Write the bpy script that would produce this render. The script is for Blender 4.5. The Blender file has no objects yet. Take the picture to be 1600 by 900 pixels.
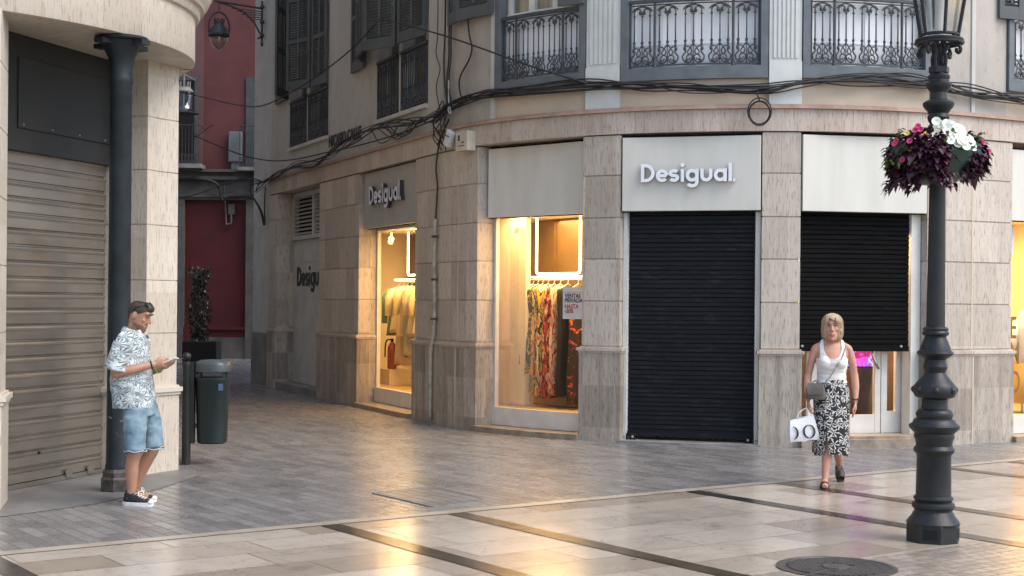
import bpy, bmesh, math, random
from mathutils import Vector, Matrix, noise
random.seed(7)
PI = math.pi
V = Vector
scene = bpy.context.scene
COL = scene.collection
R_ = math.radians

# ------------------------------------------------------------------ materials
def nn(nt, t, **kw):
    n = nt.nodes.new(t)
    for k, v in kw.items():
        setattr(n, k, v)
    return n

def base_mat(name):
    m = bpy.data.materials.new(name); m.use_nodes = True
    nt = m.node_tree; nt.nodes.clear()
    o = nn(nt, 'ShaderNodeOutputMaterial'); b = nn(nt, 'ShaderNodeBsdfPrincipled')
    nt.links.new(b.outputs[0], o.inputs[0])
    return m, nt, b, o

def ramp(nt, fac, stops):
    r = nn(nt, 'ShaderNodeValToRGB'); e = r.color_ramp.elements
    while len(e) < len(stops): e.new(0.5)
    for i, (p, c) in enumerate(stops):
        e[i].position = p; e[i].color = (*c, 1) if len(c) == 3 else c
    nt.links.new(fac, r.inputs[0]); return r.outputs[0]

def math_(nt, op, a, b=None, c=None):
    n = nn(nt, 'ShaderNodeMath', operation=op)
    for i, x in enumerate((a, b, c)):
        if x is None: continue
        if isinstance(x, (int, float)): n.inputs[i].default_value = x
        else: nt.links.new(x, n.inputs[i])
    return n.outputs[0]

def mixc(nt, fac, a, b, mode='MIX'):
    n = nn(nt, 'ShaderNodeMix', data_type='RGBA', blend_type=mode)
    for i, x in ((0, fac), (6, a), (7, b)):
        if isinstance(x, (int, float)): n.inputs[i].default_value = x
        elif isinstance(x, tuple): n.inputs[i].default_value = (*x, 1) if len(x) == 3 else x
        else: nt.links.new(x, n.inputs[i])
    return n.outputs[2]

def coords(nt, kind='Object', scale=(1, 1, 1), rot=(0, 0, 0), loc=(0, 0, 0)):
    t = nn(nt, 'ShaderNodeTexCoord'); mp = nn(nt, 'ShaderNodeMapping')
    mp.inputs['Scale'].default_value = scale; mp.inputs['Rotation'].default_value = rot; mp.inputs['Location'].default_value = loc
    nt.links.new(t.outputs[kind], mp.inputs[0]); return mp.outputs[0]

def noise_(nt, vec, scale, detail=4, rough=.55, dist=0):
    n = nn(nt, 'ShaderNodeTexNoise'); n.inputs['Scale'].default_value = scale; n.inputs['Detail'].default_value = detail
    n.inputs['Roughness'].default_value = rough; n.inputs['Distortion'].default_value = dist
    nt.links.new(vec, n.inputs['Vector']); return n.outputs[0]

def bump(nt, b, h, strength=.2, dist=.01):
    n = nn(nt, 'ShaderNodeBump'); n.inputs['Strength'].default_value = strength; n.inputs['Distance'].default_value = dist
    nt.links.new(h, n.inputs['Height']); nt.links.new(n.outputs[0], b.inputs['Normal'])

def mat(name, c, c2=None, rough=.6, scale=6, metal=0, bstr=.1, bscale=None, spec=.5, sc3=(1, 1, 1), kind='Object', rvar=.1, lo=.35, hi=.65):
    """plain material with two-tone wear, roughness variation and a fine bump"""
    m, nt, b, o = base_mat(name)
    if c2 is None: c2 = tuple(x * .82 for x in c)
    v = coords(nt, kind, sc3)
    n = noise_(nt, v, scale)
    nt.links.new(ramp(nt, n, [(lo, c2), (hi, c)]), b.inputs['Base Color'])
    rr = math_(nt, 'MULTIPLY_ADD', n, rvar * 2, rough - rvar)
    nt.links.new(rr, b.inputs['Roughness'])
    b.inputs['Metallic'].default_value = metal; b.inputs['Specular IOR Level'].default_value = spec
    if bstr: bump(nt, b, noise_(nt, v, bscale or scale * 6), bstr, .005)
    return m

def emit(name, c, s):
    m = bpy.data.materials.new(name); m.use_nodes = True; nt = m.node_tree; nt.nodes.clear()
    o = nn(nt, 'ShaderNodeOutputMaterial'); e = nn(nt, 'ShaderNodeEmission'); e.inputs[0].default_value = (*c, 1); e.inputs[1].default_value = s
    nt.links.new(e.outputs[0], o.inputs[0]); return m

def glass(name, fac=.08, tint=(1, 1, 1), rough=.02):
    m = bpy.data.materials.new(name); m.use_nodes = True; nt = m.node_tree; nt.nodes.clear()
    o = nn(nt, 'ShaderNodeOutputMaterial'); mx = nn(nt, 'ShaderNodeMixShader')
    t = nn(nt, 'ShaderNodeBsdfTransparent'); g = nn(nt, 'ShaderNodeBsdfGlossy'); f = nn(nt, 'ShaderNodeFresnel')
    f.inputs[0].default_value = 1.45
    t.inputs[0].default_value = (*tint, 1); g.inputs['Roughness'].default_value = rough
    nt.links.new(math_(nt, 'ADD', math_(nt, 'MULTIPLY', f.outputs[0], .3), fac - .04), mx.inputs[0])
    nt.links.new(t.outputs[0], mx.inputs[1]); nt.links.new(g.outputs[0], mx.inputs[2]); nt.links.new(mx.outputs[0], o.inputs[0]); return m

def travertine(name, lo, hi, dark, streak=1., dirt=.0, slab=(.42, .52), rough=.55):
    m, nt, b, o = base_mat(name)
    uv = coords(nt, 'UV')
    def sc(x, y):
        mp = nn(nt, 'ShaderNodeMapping'); mp.inputs['Scale'].default_value = (x, y, 1); nt.links.new(uv, mp.inputs[0]); return mp.outputs[0]
    n1 = noise_(nt, sc(11, .8), 1.5, 7, .68, .25)
    n2 = noise_(nt, sc(46, 4.5), 1.3, 5, .75)
    n3 = noise_(nt, sc(1.1, .8), 1.0, 4)
    # slab to slab tone
    sp = nn(nt, 'ShaderNodeSeparateXYZ'); nt.links.new(uv, sp.inputs[0])
    cb = nn(nt, 'ShaderNodeCombineXYZ')
    nt.links.new(math_(nt, 'FLOOR', math_(nt, 'DIVIDE', sp.outputs[0], slab[0])), cb.inputs[0])
    nt.links.new(math_(nt, 'FLOOR', math_(nt, 'DIVIDE', math_(nt, 'ADD', sp.outputs[1], .35), slab[1])), cb.inputs[1])
    wn = nn(nt, 'ShaderNodeTexWhiteNoise'); nt.links.new(cb.outputs[0], wn.inputs['Vector'])
    n4 = noise_(nt, sc(26, .7), 1.0, 4, .6)
    f = math_(nt, 'ADD', math_(nt, 'MULTIPLY_ADD', n1, .50 * streak, .06), math_(nt, 'MULTIPLY', wn.outputs[0], .24))
    f = math_(nt, 'ADD', f, math_(nt, 'MULTIPLY', n4, .15))
    f = math_(nt, 'ADD', f, math_(nt, 'MULTIPLY', n3, .15))
    col = ramp(nt, f, [(.34, lo), (.72, hi)])
    pit = ramp(nt, n2, [(.38, (1, 1, 1)), (.47, (0, 0, 0))])
    col = mixc(nt, math_(nt, 'MULTIPLY', pit, .75), col, dark)
    if dirt:
        nd = noise_(nt, sc(5, .35), 1.0, 5, .6)
        dm = ramp(nt, nd, [(.45, (0, 0, 0)), (.66, (1, 1, 1))])
        col = mixc(nt, math_(nt, 'MULTIPLY', dm, dirt), col, dark)
    nt.links.new(col, b.inputs['Base Color']); b.inputs['Roughness'].default_value = rough
    bump(nt, b, math_(nt, 'ADD', n2, math_(nt, 'MULTIPLY', n1, .5)), .35, .006)
    return m

M = {}
M['trav'] = travertine('travertine', (.335, .29, .24), (.58, .515, .44), (.20, .16, .122))
M['trav_dado'] = travertine('travertine_dado', (.20, .17, .138), (.51, .45, .38), (.10, .082, .064), dirt=.5, rough=.5)
M['trav_frieze'] = travertine('travertine_frieze', (.36, .285, .23), (.57, .50, .43), (.24, .14, .095), slab=(.36, 3.0))
M['trav_pale'] = travertine('pale_travertine', (.45, .395, .32), (.60, .545, .465), (.25, .20, .145), streak=.9, slab=(.5, .53))
M['lip'] = mat('reddish_stone', (.44, .31, .25), (.33, .21, .16), .5, 5)
M['stonesill'] = mat('worn_stone', (.33, .27, .21), (.2, .16, .125), .45, 8)
M['plaster'] = mat('cream_plaster', (.60, .50, .385), (.51, .425, .33), .8, 1.8, bstr=.15, bscale=60)
def weathered(name, c1, c2, c3):
    m, nt, b, o = base_mat(name); v = coords(nt, 'Object', (1, 1, .55))
    n = noise_(nt, v, 1.1, 7, .62, .4); n2 = noise_(nt, v, 5, 6, .65)
    c = ramp(nt, n, [(.36, c2), (.6, c1)])
    c = mixc(nt, ramp(nt, n2, [(.52, (0, 0, 0)), (.72, (.6, .6, .6))]), c, c3)
    nt.links.new(c, b.inputs['Base Color']); b.inputs['Roughness'].default_value = .85
    bump(nt, b, noise_(nt, v, 30, 5), .25, .008); return m
M['grey_plaster'] = weathered('weathered_plaster', (.49, .475, .44), (.41, .40, .37), (.32, .31, .285))
M['grey_stone'] = weathered('weathered_stone', (.46, .425, .375), (.33, .31, .28), (.24, .225, .2))
M['white_plaster'] = mat('white_plaster', (.55, .55, .53), (.46, .46, .44), .8, 2.5)
M['panel'] = mat('sign_panel_paint', (.665, .655, .595), (.60, .59, .53), .4, 2.2, bstr=.02, rvar=.04, sc3=(2.4, 2.4, .35))
M['panel_shade'] = mat('shaded_sign_paint', (.40, .395, .375), (.35, .345, .325), .45, 2, bstr=.02, rvar=.04, sc3=(2.4, 2.4, .35))  # sign paint darkened: shade on the alley panel put into its colour
M['white_frame'] = mat('white_frame_paint', (.72, .71, .66), (.62, .61, .56), .4, 4, bstr=.03)
M['mint'] = mat('pale_mint_paint', (.60, .63, .60), (.53, .555, .53), .6, 4)
M['grey_frame'] = mat('slate_grey_paint', (.135, .155, .17), (.10, .115, .125), .5, 5)
M['shutter_grey'] = mat('shutter_grey_paint', (.085, .10, .105), (.06, .07, .075), .55, 4)
M['iron'] = mat('wrought_iron', (.055, .065, .075), (.035, .042, .05), .5, 20)
M['black_iron'] = mat('lamp_post_iron', (.020, .023, .025), (.012, .014, .0155), .42, 9, bstr=.25, bscale=90, spec=.35)
M['white_board'] = mat('white_board', (.88, .90, .92), (.83, .85, .87), .6, 3)
M['letter'] = mat('brushed_letter', (.86, .88, .92), (.80, .83, .87), .4, 3, bstr=0)
M['letter_side'] = mat('letter_side', (.22, .23, .25), None, .5, 3, bstr=0)  # dark sides paint in the shadow edges of the letters
M['letter_side_dark'] = mat('letter_side_dark', (.04, .04, .05), None, .5, 3, bstr=0)
M['letter_dark'] = mat('letter_grey', (.70, .71, .80), (.64, .65, .73), .4, 3, bstr=0)
M['ink'] = mat('black_ink', (.015, .015, .017), None, .5, 3, bstr=0)
M['red_ink'] = mat('red_ink', (.45, .02, .03), None, .5, 3, bstr=0)
M['brown_ink'] = mat('brown_vinyl', (.25, .12, .02), None, .5, 3, bstr=0)
M['paper'] = mat('white_paper', (.78, .78, .78), None, .7, 3, bstr=0)
M['black_shutter'] = mat('black_shutter_paint', (.010, .011, .0145), (.022, .0235, .026), .5, 5, sc3=(1, 1, 5), lo=.28, hi=.45, spec=.16, bstr=.1)
M['black_shutter2'] = mat('black_shutter_matte', (.003, .003, .0035), (.005, .005, .005), .75, 3, sc3=(1, 1, 6), bstr=.1, spec=.12)
M['dark_board'] = mat('dark_fascia_board', (.019, .020, .0195), (.012, .013, .0125), .7, 5, bstr=.15)
M['steel'] = mat('galvanised_shutter', (.44, .405, .36), (.36, .33, .29), .20, 1.6, metal=.8, sc3=(1, 1, 2), bstr=.03, rvar=.07)
M['column'] = mat('painted_column', (.030, .043, .050), (.018, .026, .031), .35, 5, bstr=.2)
def column_mat():
    m, nt, b, o = base_mat('painted_column'); v = coords(nt, 'Object')
    c = ramp(nt, noise_(nt, v, 5), [(.35, (.010, .015, .018)), (.65, (.018, .026, .031))]); sp = nn(nt, 'ShaderNodeSeparateXYZ'); nt.links.new(v, sp.inputs[0])
    band = math_(nt, 'MULTIPLY', math_(nt, 'LESS_THAN', sp.outputs[2], 1.25), math_(nt, 'GREATER_THAN', sp.outputs[2], .2))
    fl = math_(nt, 'GREATER_THAN', noise_(nt, v, 26, 3, .5, .8), .70); nt.links.new(mixc(nt, math_(nt, 'MULTIPLY', fl, band), c, (.42, .42, .40)), b.inputs['Base Color']); b.inputs['Roughness'].default_value = .5; b.inputs['Specular IOR Level'].default_value = .3
    bump(nt, b, noise_(nt, v, 30), .2, .005); return m
M['column'] = column_mat()
M['rust'] = mat('rusty_base', (.10, .085, .07), (.035, .03, .027), .6, 14)
M['flake'] = mat('flaking_white', (.6, .6, .58), None, .7, 6)
M['red_wall'] = mat('dark_red_plaster', (.095, .009, .012), (.062, .006, .008), .75, 1.2)
M['pink_wall'] = mat('faded_red_plaster', (.145, .046, .044), (.105, .032, .031), .8, 1.2)
M['shade_stone'] = mat('shaded_stone', (.13, .125, .115), (.075, .07, .065), .8, 2.5)  # old grey stone darkened, the alley's shade put into the colour
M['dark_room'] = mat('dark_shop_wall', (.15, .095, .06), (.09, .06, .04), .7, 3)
M['pink_strip'] = mat('faded_pilaster', (.15, .075, .075), (.11, .06, .06), .8, 1.2)
M['old_stone'] = mat('old_grey_stone', (.27, .265, .25), (.16, .155, .145), .8, 2.5)
M['cable'] = mat('cable_black', (.018, .017, .018), None, .6, 6, bstr=0)
M['cable_white'] = mat('cable_white', (.5, .5, .47), None, .6, 6, bstr=0)
M['box'] = mat('white_box', (.68, .69, .70), None, .4, 5)
M['cream_box'] = mat('cream_box', (.60, .54, .45), None, .5, 5)
M['pipe'] = mat('cream_pipe', (.52, .47, .38), (.3, .27, .22), .6, 8)
M['bin'] = mat('bin_green', (.006, .019, .017), (.004, .013, .012), .45, 6, bstr=.05)
M['bin_lid'] = mat('bin_lid_grey', (.055, .072, .08), (.04, .052, .058), .4, 8)
M['room'] = mat('shop_wall', (.76, .66, .47), (.70, .60, .42), .8, 1.5, bstr=.02)
M['brown_panel'] = mat('brown_panel', (.15, .09, .032), (.11, .065, .024), .5, 2)
M['shop_floor'] = mat('shop_floor', (.5, .37, .18), None, .4, 3)
M['tube'] = emit('neon_tube', (1, .80, .42), 5)
M['spot_glow'] = emit('spot_glow', (1, .86, .6), 14)
M['glass'] = glass('shop_glass', .042)
M['lamp_glass'] = glass('lantern_glass', .14, (.86, .86, .84), .06)
M['tip'] = mat('lamp_bulb_glass', (.75, .74, .68), None, .2, 4, bstr=0)
M['black'] = mat('black_void', (.006, .006, .006), None, .9, 2, bstr=0)
M['curtain'] = mat('tan_curtain', (.50, .41, .28), (.36, .29, .19), .9, 5, sc3=(6, 6, .2))
M['manhole'] = mat('cast_iron_cover', (.10, .095, .09), (.055, .052, .05), .38, 14, metal=.35)
M['stud'] = mat('screw', (.35, .35, .35), None, .4, 4, bstr=0)

def paving(name, row, length, mortar, c1, c2, cm, rough, msize, bstr=.3, rot=0, extra=None, spec=.5, rv=.12):
    m, nt, b, o = base_mat(name)
    v = coords(nt, 'UV', rot=(0, 0, rot))
    w = nn(nt, 'ShaderNodeTexNoise'); w.inputs['Scale'].default_value = .6
    nt.links.new(v, w.inputs['Vector'])
    br = nn(nt, 'ShaderNodeTexBrick'); br.offset = .5; br.offset_frequency = 2; br.squash = 1.35; br.squash_frequency = 3
    br.inputs['Scale'].default_value = 1; br.inputs['Brick Width'].default_value = length; br.inputs['Row Height'].default_value = row
    br.inputs['Mortar Size'].default_value = msize; br.inputs['Mortar Smooth'].default_value = .2
    br.inputs['Color1'].default_value = (0, 0, 0, 1); br.inputs['Color2'].default_value = (1, 1, 1, 1); br.inputs['Mortar'].default_value = (.5, .5, .5, 1)
    nt.links.new(v, br.inputs['Vector'])
    n1 = noise_(nt, v, 2.2, 8, .6, .8); n2 = noise_(nt, v, .35, 4); n3 = noise_(nt, v, 9, 6, .65)
    f = math_(nt, 'ADD', math_(nt, 'MULTIPLY', br.outputs[0], .55), math_(nt, 'MULTIPLY', n1, .42))
    f = math_(nt, 'ADD', f, math_(nt, 'MULTIPLY', n2, .22))
    stops = [(.2, c1), (.8, c2)] if extra is None else [(.2, c1), (.5, extra), (.8, c2)]
    c = ramp(nt, f, stops)
    c = mixc(nt, ramp(nt, n3, [(.56, (0, 0, 0)), (.75, (.35, .35, .35))]), c, tuple(x * .5 for x in c1))
    # veins, gum spots and scuffs
    vn = noise_(nt, v, 1.7, 5, .6, 1.4); ve = math_(nt, 'LESS_THAN', math_(nt, 'ABSOLUTE', math_(nt, 'SUBTRACT', vn, .5)), .006)
    c = mixc(nt, math_(nt, 'MULTIPLY', ve, .35), c, tuple(x * .55 for x in c1))
    vo = nn(nt, 'ShaderNodeTexVoronoi'); vo.inputs['Scale'].default_value = 2.6; nt.links.new(v, vo.inputs['Vector']); sx = nn(nt, 'ShaderNodeSeparateXYZ'); nt.links.new(vo.outputs['Color'], sx.inputs[0])
    gum = math_(nt, 'MULTIPLY', math_(nt, 'LESS_THAN', vo.outputs['Distance'], .055), math_(nt, 'GREATER_THAN', sx.outputs[0], .62))
    c = mixc(nt, math_(nt, 'MULTIPLY', gum, .6), c, tuple(x * .35 for x in c1))
    st_ = noise_(nt, v, .8, 6, .65, 2.5); c = mixc(nt, ramp(nt, st_, [(.58, (0, 0, 0)), (.72, (.45, .45, .45))]), c, tuple(x * .6 for x in c1))
    c = mixc(nt, br.outputs[1], c, cm)
    nt.links.new(c, b.inputs['Base Color'])
    r = math_(nt, 'MULTIPLY_ADD', n1, rv * 2, rough - rv)
    r = math_(nt, 'ADD', r, math_(nt, 'MULTIPLY', br.outputs[1], .25))
    nt.links.new(r, b.inputs['Roughness']); b.inputs['Specular IOR Level'].default_value = spec
    h = math_(nt, 'SUBTRACT', math_(nt, 'MULTIPLY', noise_(nt, v, 3.5, 3), .6), br.outputs[1])
    bump(nt, b, h, bstr, .004)
    return m
M['marble'] = paving('cream_marble', .47, 1.05, 0, (.26, .215, .165), (.48, .43, .36), (.12, .10, .08), .20, .0055, .10, extra=(.355, .305, .245), rv=.06)
M['trim_stone'] = mat('pale_kerb_stone', (.43, .385, .32), (.34, .30, .24), .3, 3, kind='UV')
M['pavers'] = paving('grey_pavers', .115, .36, 0, (.135, .132, .130), (.245, .238, .230), (.115, .11, .106), .27, .007, .4, rv=.12)
M['setts'] = paving('small_setts', .10, .11, 0, (.22, .185, .15), (.36, .315, .26), (.15, .125, .10), .28, .006, .4)
M['concrete'] = mat('worn_concrete', (.20, .195, .19), (.135, .13, .128), .5, 3)
M['band'] = mat('dark_band_stone', (.050, .047, .042), (.028, .027, .025), .2, 3, bstr=.05, rvar=.06)
M['band_warm'] = mat('brown_band_stone', (.10, .075, .05), (.05, .04, .03), .22, 2, bstr=.05, rvar=.06)
M['earth'] = mat('ground_far', (.2, .19, .18), None, .8, 1)
M['cover'] = paving('cover_pavers', .115, .36, 0, (.12, .117, .115), (.21, .205, .20), (.085, .08, .078), .35, .008, .5)

# people and cloth
M['skin_tan'] = mat('tanned_skin', (.42, .225, .145), (.36, .18, .11), .5, 12, bstr=.05)
M['skin'] = mat('pink_skin', (.52, .28, .20), (.46, .225, .155), .5, 12, bstr=.05)
M['lip_skin'] = mat('lips', (.40, .15, .115), None, .45, 9, bstr=0)
M['beard'] = mat('stubble', (.13, .075, .055), (.21, .115, .075), .7, 80)
M['hair_dark'] = mat('dark_hair', (.018, .013, .011), (.035, .026, .02), .5, 30, sc3=(1, 4, 1), bstr=.4, bscale=120)
M['hair_fade'] = mat('shaved_sides', (.03, .02, .017), (.055, .035, .027), .7, 60)
M['hair_blond'] = mat('blond_hair', (.62, .48, .30), (.38, .28, .165), .5, 14, sc3=(6, 6, .6), bstr=.5, bscale=60)
M['eye'] = mat('eye_dark', (.03, .02, .015), None, .2, 5, bstr=0)
M['white_cloth'] = mat('white_knit', (.76, .75, .73), (.69, .68, .66), .85, 8, bstr=.3, bscale=26, sc3=(.6, .6, 2))
M['denim'] = mat('light_denim', (.23, .33, .39), (.12, .19, .25), .85, 9, bstr=.3, bscale=50)
M['leather'] = mat('taupe_leather', (.13, .112, .095), (.085, .073, .062), .5, 10)
M['canvas'] = mat('black_canvas', (.015, .015, .017), None, .8, 20)
M['rubber'] = mat('white_rubber', (.75, .75, .73), (.6, .6, .58), .5, 20)
M['sandal'] = mat('dark_sandal', (.03, .025, .022), None, .6, 20)
M['bag_white'] = mat('white_bag', (.74, .75, .78), (.66, .67, .70), .5, 6)
M['strap_grey'] = mat('chain_strap', (.30, .27, .24), None, .4, 30, metal=.3)
M['gold'] = mat('gold', (.7, .5, .2), None, .3, 10, metal=.8)

def leafprint(name, ground, ink, ink2, scale, leaves, reach, thin=.5, kind='UV'):
    """fan leaves: every voronoi cell carries one fan of radial blades"""
    m, nt, b, o = base_mat(name)
    v0 = coords(nt, kind)
    w = nn(nt, 'ShaderNodeTexNoise'); w.inputs['Scale'].default_value = 9; nt.links.new(v0, w.inputs['Vector'])
    out = None; col = ground
    for i, (sc_, off, ik) in enumerate(((scale, 0, ink), (scale * 1.25, 7.3, ink2))):
        mp = nn(nt, 'ShaderNodeMapping'); mp.inputs['Location'].default_value = (off, off * .6, off * .3); nt.links.new(v0, mp.inputs[0])
        vo = nn(nt, 'ShaderNodeTexVoronoi', voronoi_dimensions='2D'); vo.inputs['Scale'].default_value = sc_; nt.links.new(mp.outputs[0], vo.inputs['Vector'])
        d = nn(nt, 'ShaderNodeVectorMath', operation='SUBTRACT'); nt.links.new(mp.outputs[0], d.inputs[0]); nt.links.new(vo.outputs['Position'], d.inputs[1])
        # position output is in input space
        sp = nn(nt, 'ShaderNodeSeparateXYZ'); nt.links.new(d.outputs[0], sp.inputs[0])
        ang = math_(nt, 'ARCTAN2', sp.outputs[1], sp.outputs[0])
        rnd = nn(nt, 'ShaderNodeSeparateXYZ'); nt.links.new(vo.outputs['Color'], rnd.inputs[0])
        ang = math_(nt, 'ADD', ang, math_(nt, 'MULTIPLY', rnd.outputs[0], 6.28))
        ang = math_(nt, 'ADD', ang, math_(nt, 'MULTIPLY', w.outputs[0], .7))
        st = math_(nt, 'SINE', math_(nt, 'MULTIPLY', ang, leaves))
        st = math_(nt, 'GREATER_THAN', st, math_(nt, 'MULTIPLY_ADD', vo.outputs['Distance'], .9, thin - .8))
        fan = math_(nt, 'GREATER_THAN', math_(nt, 'COSINE', math_(nt, 'MULTIPLY', ang, .5)), -.55 if leaves > 5 else -.2)
        msk = math_(nt, 'LESS_THAN', vo.outputs['Distance'], reach + .12 * 0)
        f = math_(nt, 'MULTIPLY', math_(nt, 'MULTIPLY', st, msk), fan)
        col = mixc(nt, f, col, ik)
    nt.links.new(col, b.inputs['Base Color']); b.inputs['Roughness'].default_value = .85
    bump(nt, b, noise_(nt, v0, 14, 4), .4, .01)
    return m
M['shirt'] = leafprint('palm_print_cotton', (.56, .61, .62), (.13, .165, .175), (.25, .30, .305), 12.5, 9, .80, .34)
M['skirt'] = leafprint('palm_print_skirt', (.013, .014, .022), (.66, .65, .60), (.58, .57, .52), 13, 6, .62, 1.08)

def dressprint(name, cols, scale=9, stretch=.6):
    m, nt, b, o = base_mat(name); v = coords(nt, 'Object', (1, 1, stretch))
    n = noise_(nt, v, scale * 1.5, 3, .55, .7)
    k = len(cols); st = []
    for i, c in enumerate(cols): st.append((.30 + .40 * i / k, c))
    r = nn(nt, 'ShaderNodeValToRGB'); r.color_ramp.interpolation = 'CONSTANT'; e = r.color_ramp.elements
    while len(e) < k: e.new(.5)
    for i, (p, c) in enumerate(st): e[i].position = p if i else 0; e[i].color = (*c, 1)
    nt.links.new(n, r.inputs[0]); nt.links.new(r.outputs[0], b.inputs['Base Color']); b.inputs['Roughness'].default_value = .8
    return m

# leaves
def leafmat(name, c, c2, rough=.45, trans=.15):
    m, nt, b, o = base_mat(name)
    g = nn(nt, 'ShaderNodeNewGeometry')
    nt.links.new(ramp(nt, g.outputs['Random Per Island'], [(0, c2), (1, c)]), b.inputs['Base Color']); b.inputs['Roughness'].default_value = rough
    return m
M['purple_leaf'] = leafmat('purple_leaf', (.085, .024, .048), (.030, .011, .022), .42)
M['green_leaf'] = leafmat('green_leaf', (.16, .20, .05), (.06, .10, .025))
M['dark_leaf'] = leafmat('dark_leaf', (.022, .038, .018), (.008, .014, .008), .3)
M['white_petal'] = leafmat('white_petal', (.80, .82, .72), (.68, .74, .58), .6)
M['pink_petal'] = leafmat('pink_petal', (.50, .02, .14), (.30, .01, .09), .6)
M['yellow_petal'] = leafmat('yellow_petal', (.55, .38, .05), (.5, .42, .25), .6)
M['planter'] = mat('green_planter', (.012, .055, .036), (.009, .04, .028), .4, 6)

# ------------------------------------------------------------------ object plumbing
ROOT = {}
def top_of(o):
    while o.parent: o = o.parent
    return o
def root(name, label, cat, loc=(0, 0, 0), group=None):
    o = bpy.data.objects.new(name, None); COL.objects.link(o); o.location = loc; o.empty_display_size = .2
    o['label'] = label; o['category'] = cat
    if group: o['group'] = group
    return o
def tag(o, label, cat, group=None):
    o['label'] = label; o['category'] = cat
    if group: o['group'] = group
    return o
def obj(name, bm, m, parent=None, smooth=None, origin=None):
    """link a bmesh (world coordinates) as ONE mesh object; a child of a placed Empty is shifted into its frame"""
    if isinstance(bm, bpy.types.Mesh): me = bm
    else:
        bmesh.ops.recalc_face_normals(bm, faces=bm.faces[:])
        me = bpy.data.meshes.new(name); bm.to_mesh(me); bm.free()
    off = None
    if parent is not None:
        t = top_of(parent); off = t.location.copy()
        if parent is not t: off = t.location.copy()
    elif origin is not None: off = V(origin)
    if off is not None and off.length > 0: me.transform(Matrix.Translation(-off))
    me.name = name
    ms = m if isinstance(m, (list, tuple)) else [m]
    if len(me.materials): me.materials.clear()
    for x in ms: me.materials.append(M[x] if isinstance(x, str) else x)
    if smooth is not None:
        for p in me.polygons: p.use_smooth = True
        if smooth > 0: me.set_sharp_from_angle(angle=R_(smooth))
    o = bpy.data.objects.new(name, me); COL.objects.link(o)
    if parent is not None: o.parent = parent
    elif origin is not None: o.location = V(origin)
    return o
def struct(name, bm, m, smooth=None):
    o = obj(name, bm, m, None, smooth); o['kind'] = 'structure'; return o
def dup(r, loc, rotz=0, label=None, group=None):
    n = r.copy(); COL.objects.link(n); n.location = loc; n.rotation_euler = (0, 0, rotz)
    if label: n['label'] = label
    if group: n['group'] = group
    def rec(a, b):
        for ch in a.children:
            c = ch.copy(); COL.objects.link(c); c.parent = b; rec(ch, c)
    rec(r, n); return n
BM = bmesh.new

# ------------------------------------------------------------------ shape helpers
def quad(bm, pts, uvs=None, mi=0):
    f = bm.faces.new([bm.verts.new(p) for p in pts]); f.material_index = mi
    if uvs:
        l = bm.loops.layers.uv.verify()
        for lp, u in zip(f.loops, uvs): lp[l].uv = u
    return f
def box(bm, lo, hi, mx=None, mi=0, bev=0):
    x0, y0, z0 = lo; x1, y1, z1 = hi
    vs = [V((x, y, z)) for x in (x0, x1) for y in (y0, y1) for z in (z0, z1)]
    if mx is not None: vs = [mx @ v for v in vs]
    bv = [bm.verts.new(v) for v in vs]; fs = []
    for idx in ((0, 1, 3, 2), (4, 6, 7, 5), (0, 4, 5, 1), (2, 3, 7, 6), (0, 2, 6, 4), (1, 5, 7, 3)):
        f = bm.faces.new([bv[i] for i in idx]); f.material_index = mi; fs.append(f)
    if bev:
        es = list({e for f in fs for e in f.edges})
        bmesh.ops.bevel(bm, geom=es, offset=bev, segments=2, profile=.6, affect='EDGES')
def obox(bm, a, b, z0, z1, th, mi=0, inward=True):
    """box whose plan is the segment a-b thickened to its left by th (2-D points)"""
    a = V(a[:2]); b = V(b[:2]); d = (b - a).normalized(); n = V((-d.y, d.x)) * th
    p = [a, b, b + n, a + n]
    prism(bm, p, z0, z1, mi)
def prism(bm, pts, z0, z1, mi=0, uv=False):
    lo = [bm.verts.new((p[0], p[1], z0)) for p in pts]; hi = [bm.verts.new((p[0], p[1], z1)) for p in pts]
    k = len(pts); u = 0
    l = bm.loops.layers.uv.verify() if uv else None
    for i in range(k):
        j = (i + 1) % k
        f = bm.faces.new((lo[i], lo[j], hi[j], hi[i])); f.material_index = mi
        if uv:
            du = (V(pts[j][:2]) - V(pts[i][:2])).length
            for lp, c in zip(f.loops, ((u, z0), (u + du, z0), (u + du, z1), (u, z1))): lp[l].uv = c
            u += du
    for lst in (lo[::-1], hi):
        f = bm.faces.new(lst); f.material_index = mi
        if uv:
            for lp in f.loops: lp[l].uv = lp.vert.co.xy
def loft(bm, rings, cap=True, mi=0, closed=True):
    rv = [[bm.verts.new(p) for p in r] for r in rings]; k = len(rings[0])
    for a, b in zip(rv, rv[1:]):
        for i in range(k if closed else k - 1):
            j = (i + 1) % k
            f = bm.faces.new((a[i], a[j], b[j], b[i])); f.material_index = mi
    if cap and closed:
        for r, fl in ((rv[0], True), (rv[-1], False)):
            try:
                f = bm.faces.new(r[::-1] if fl else r); f.material_index = mi
            except ValueError: pass
    return rv
def catmull(pts, n=6):
    pts = [V(p) for p in pts]; out = []
    P = [pts[0] * 2 - pts[1]] + pts + [pts[-1] * 2 - pts[-2]]
    for i in range(1, len(P) - 2):
        for k in range(n):
            t = k / n; a, b, c, d = P[i - 1:i + 3]
            out.append(.5 * ((2 * b) + (c - a) * t + (2 * a - 5 * b + 4 * c - d) * t * t + (3 * b - a - 3 * c + d) * t ** 3))
    out.append(pts[-1]); return out
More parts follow.
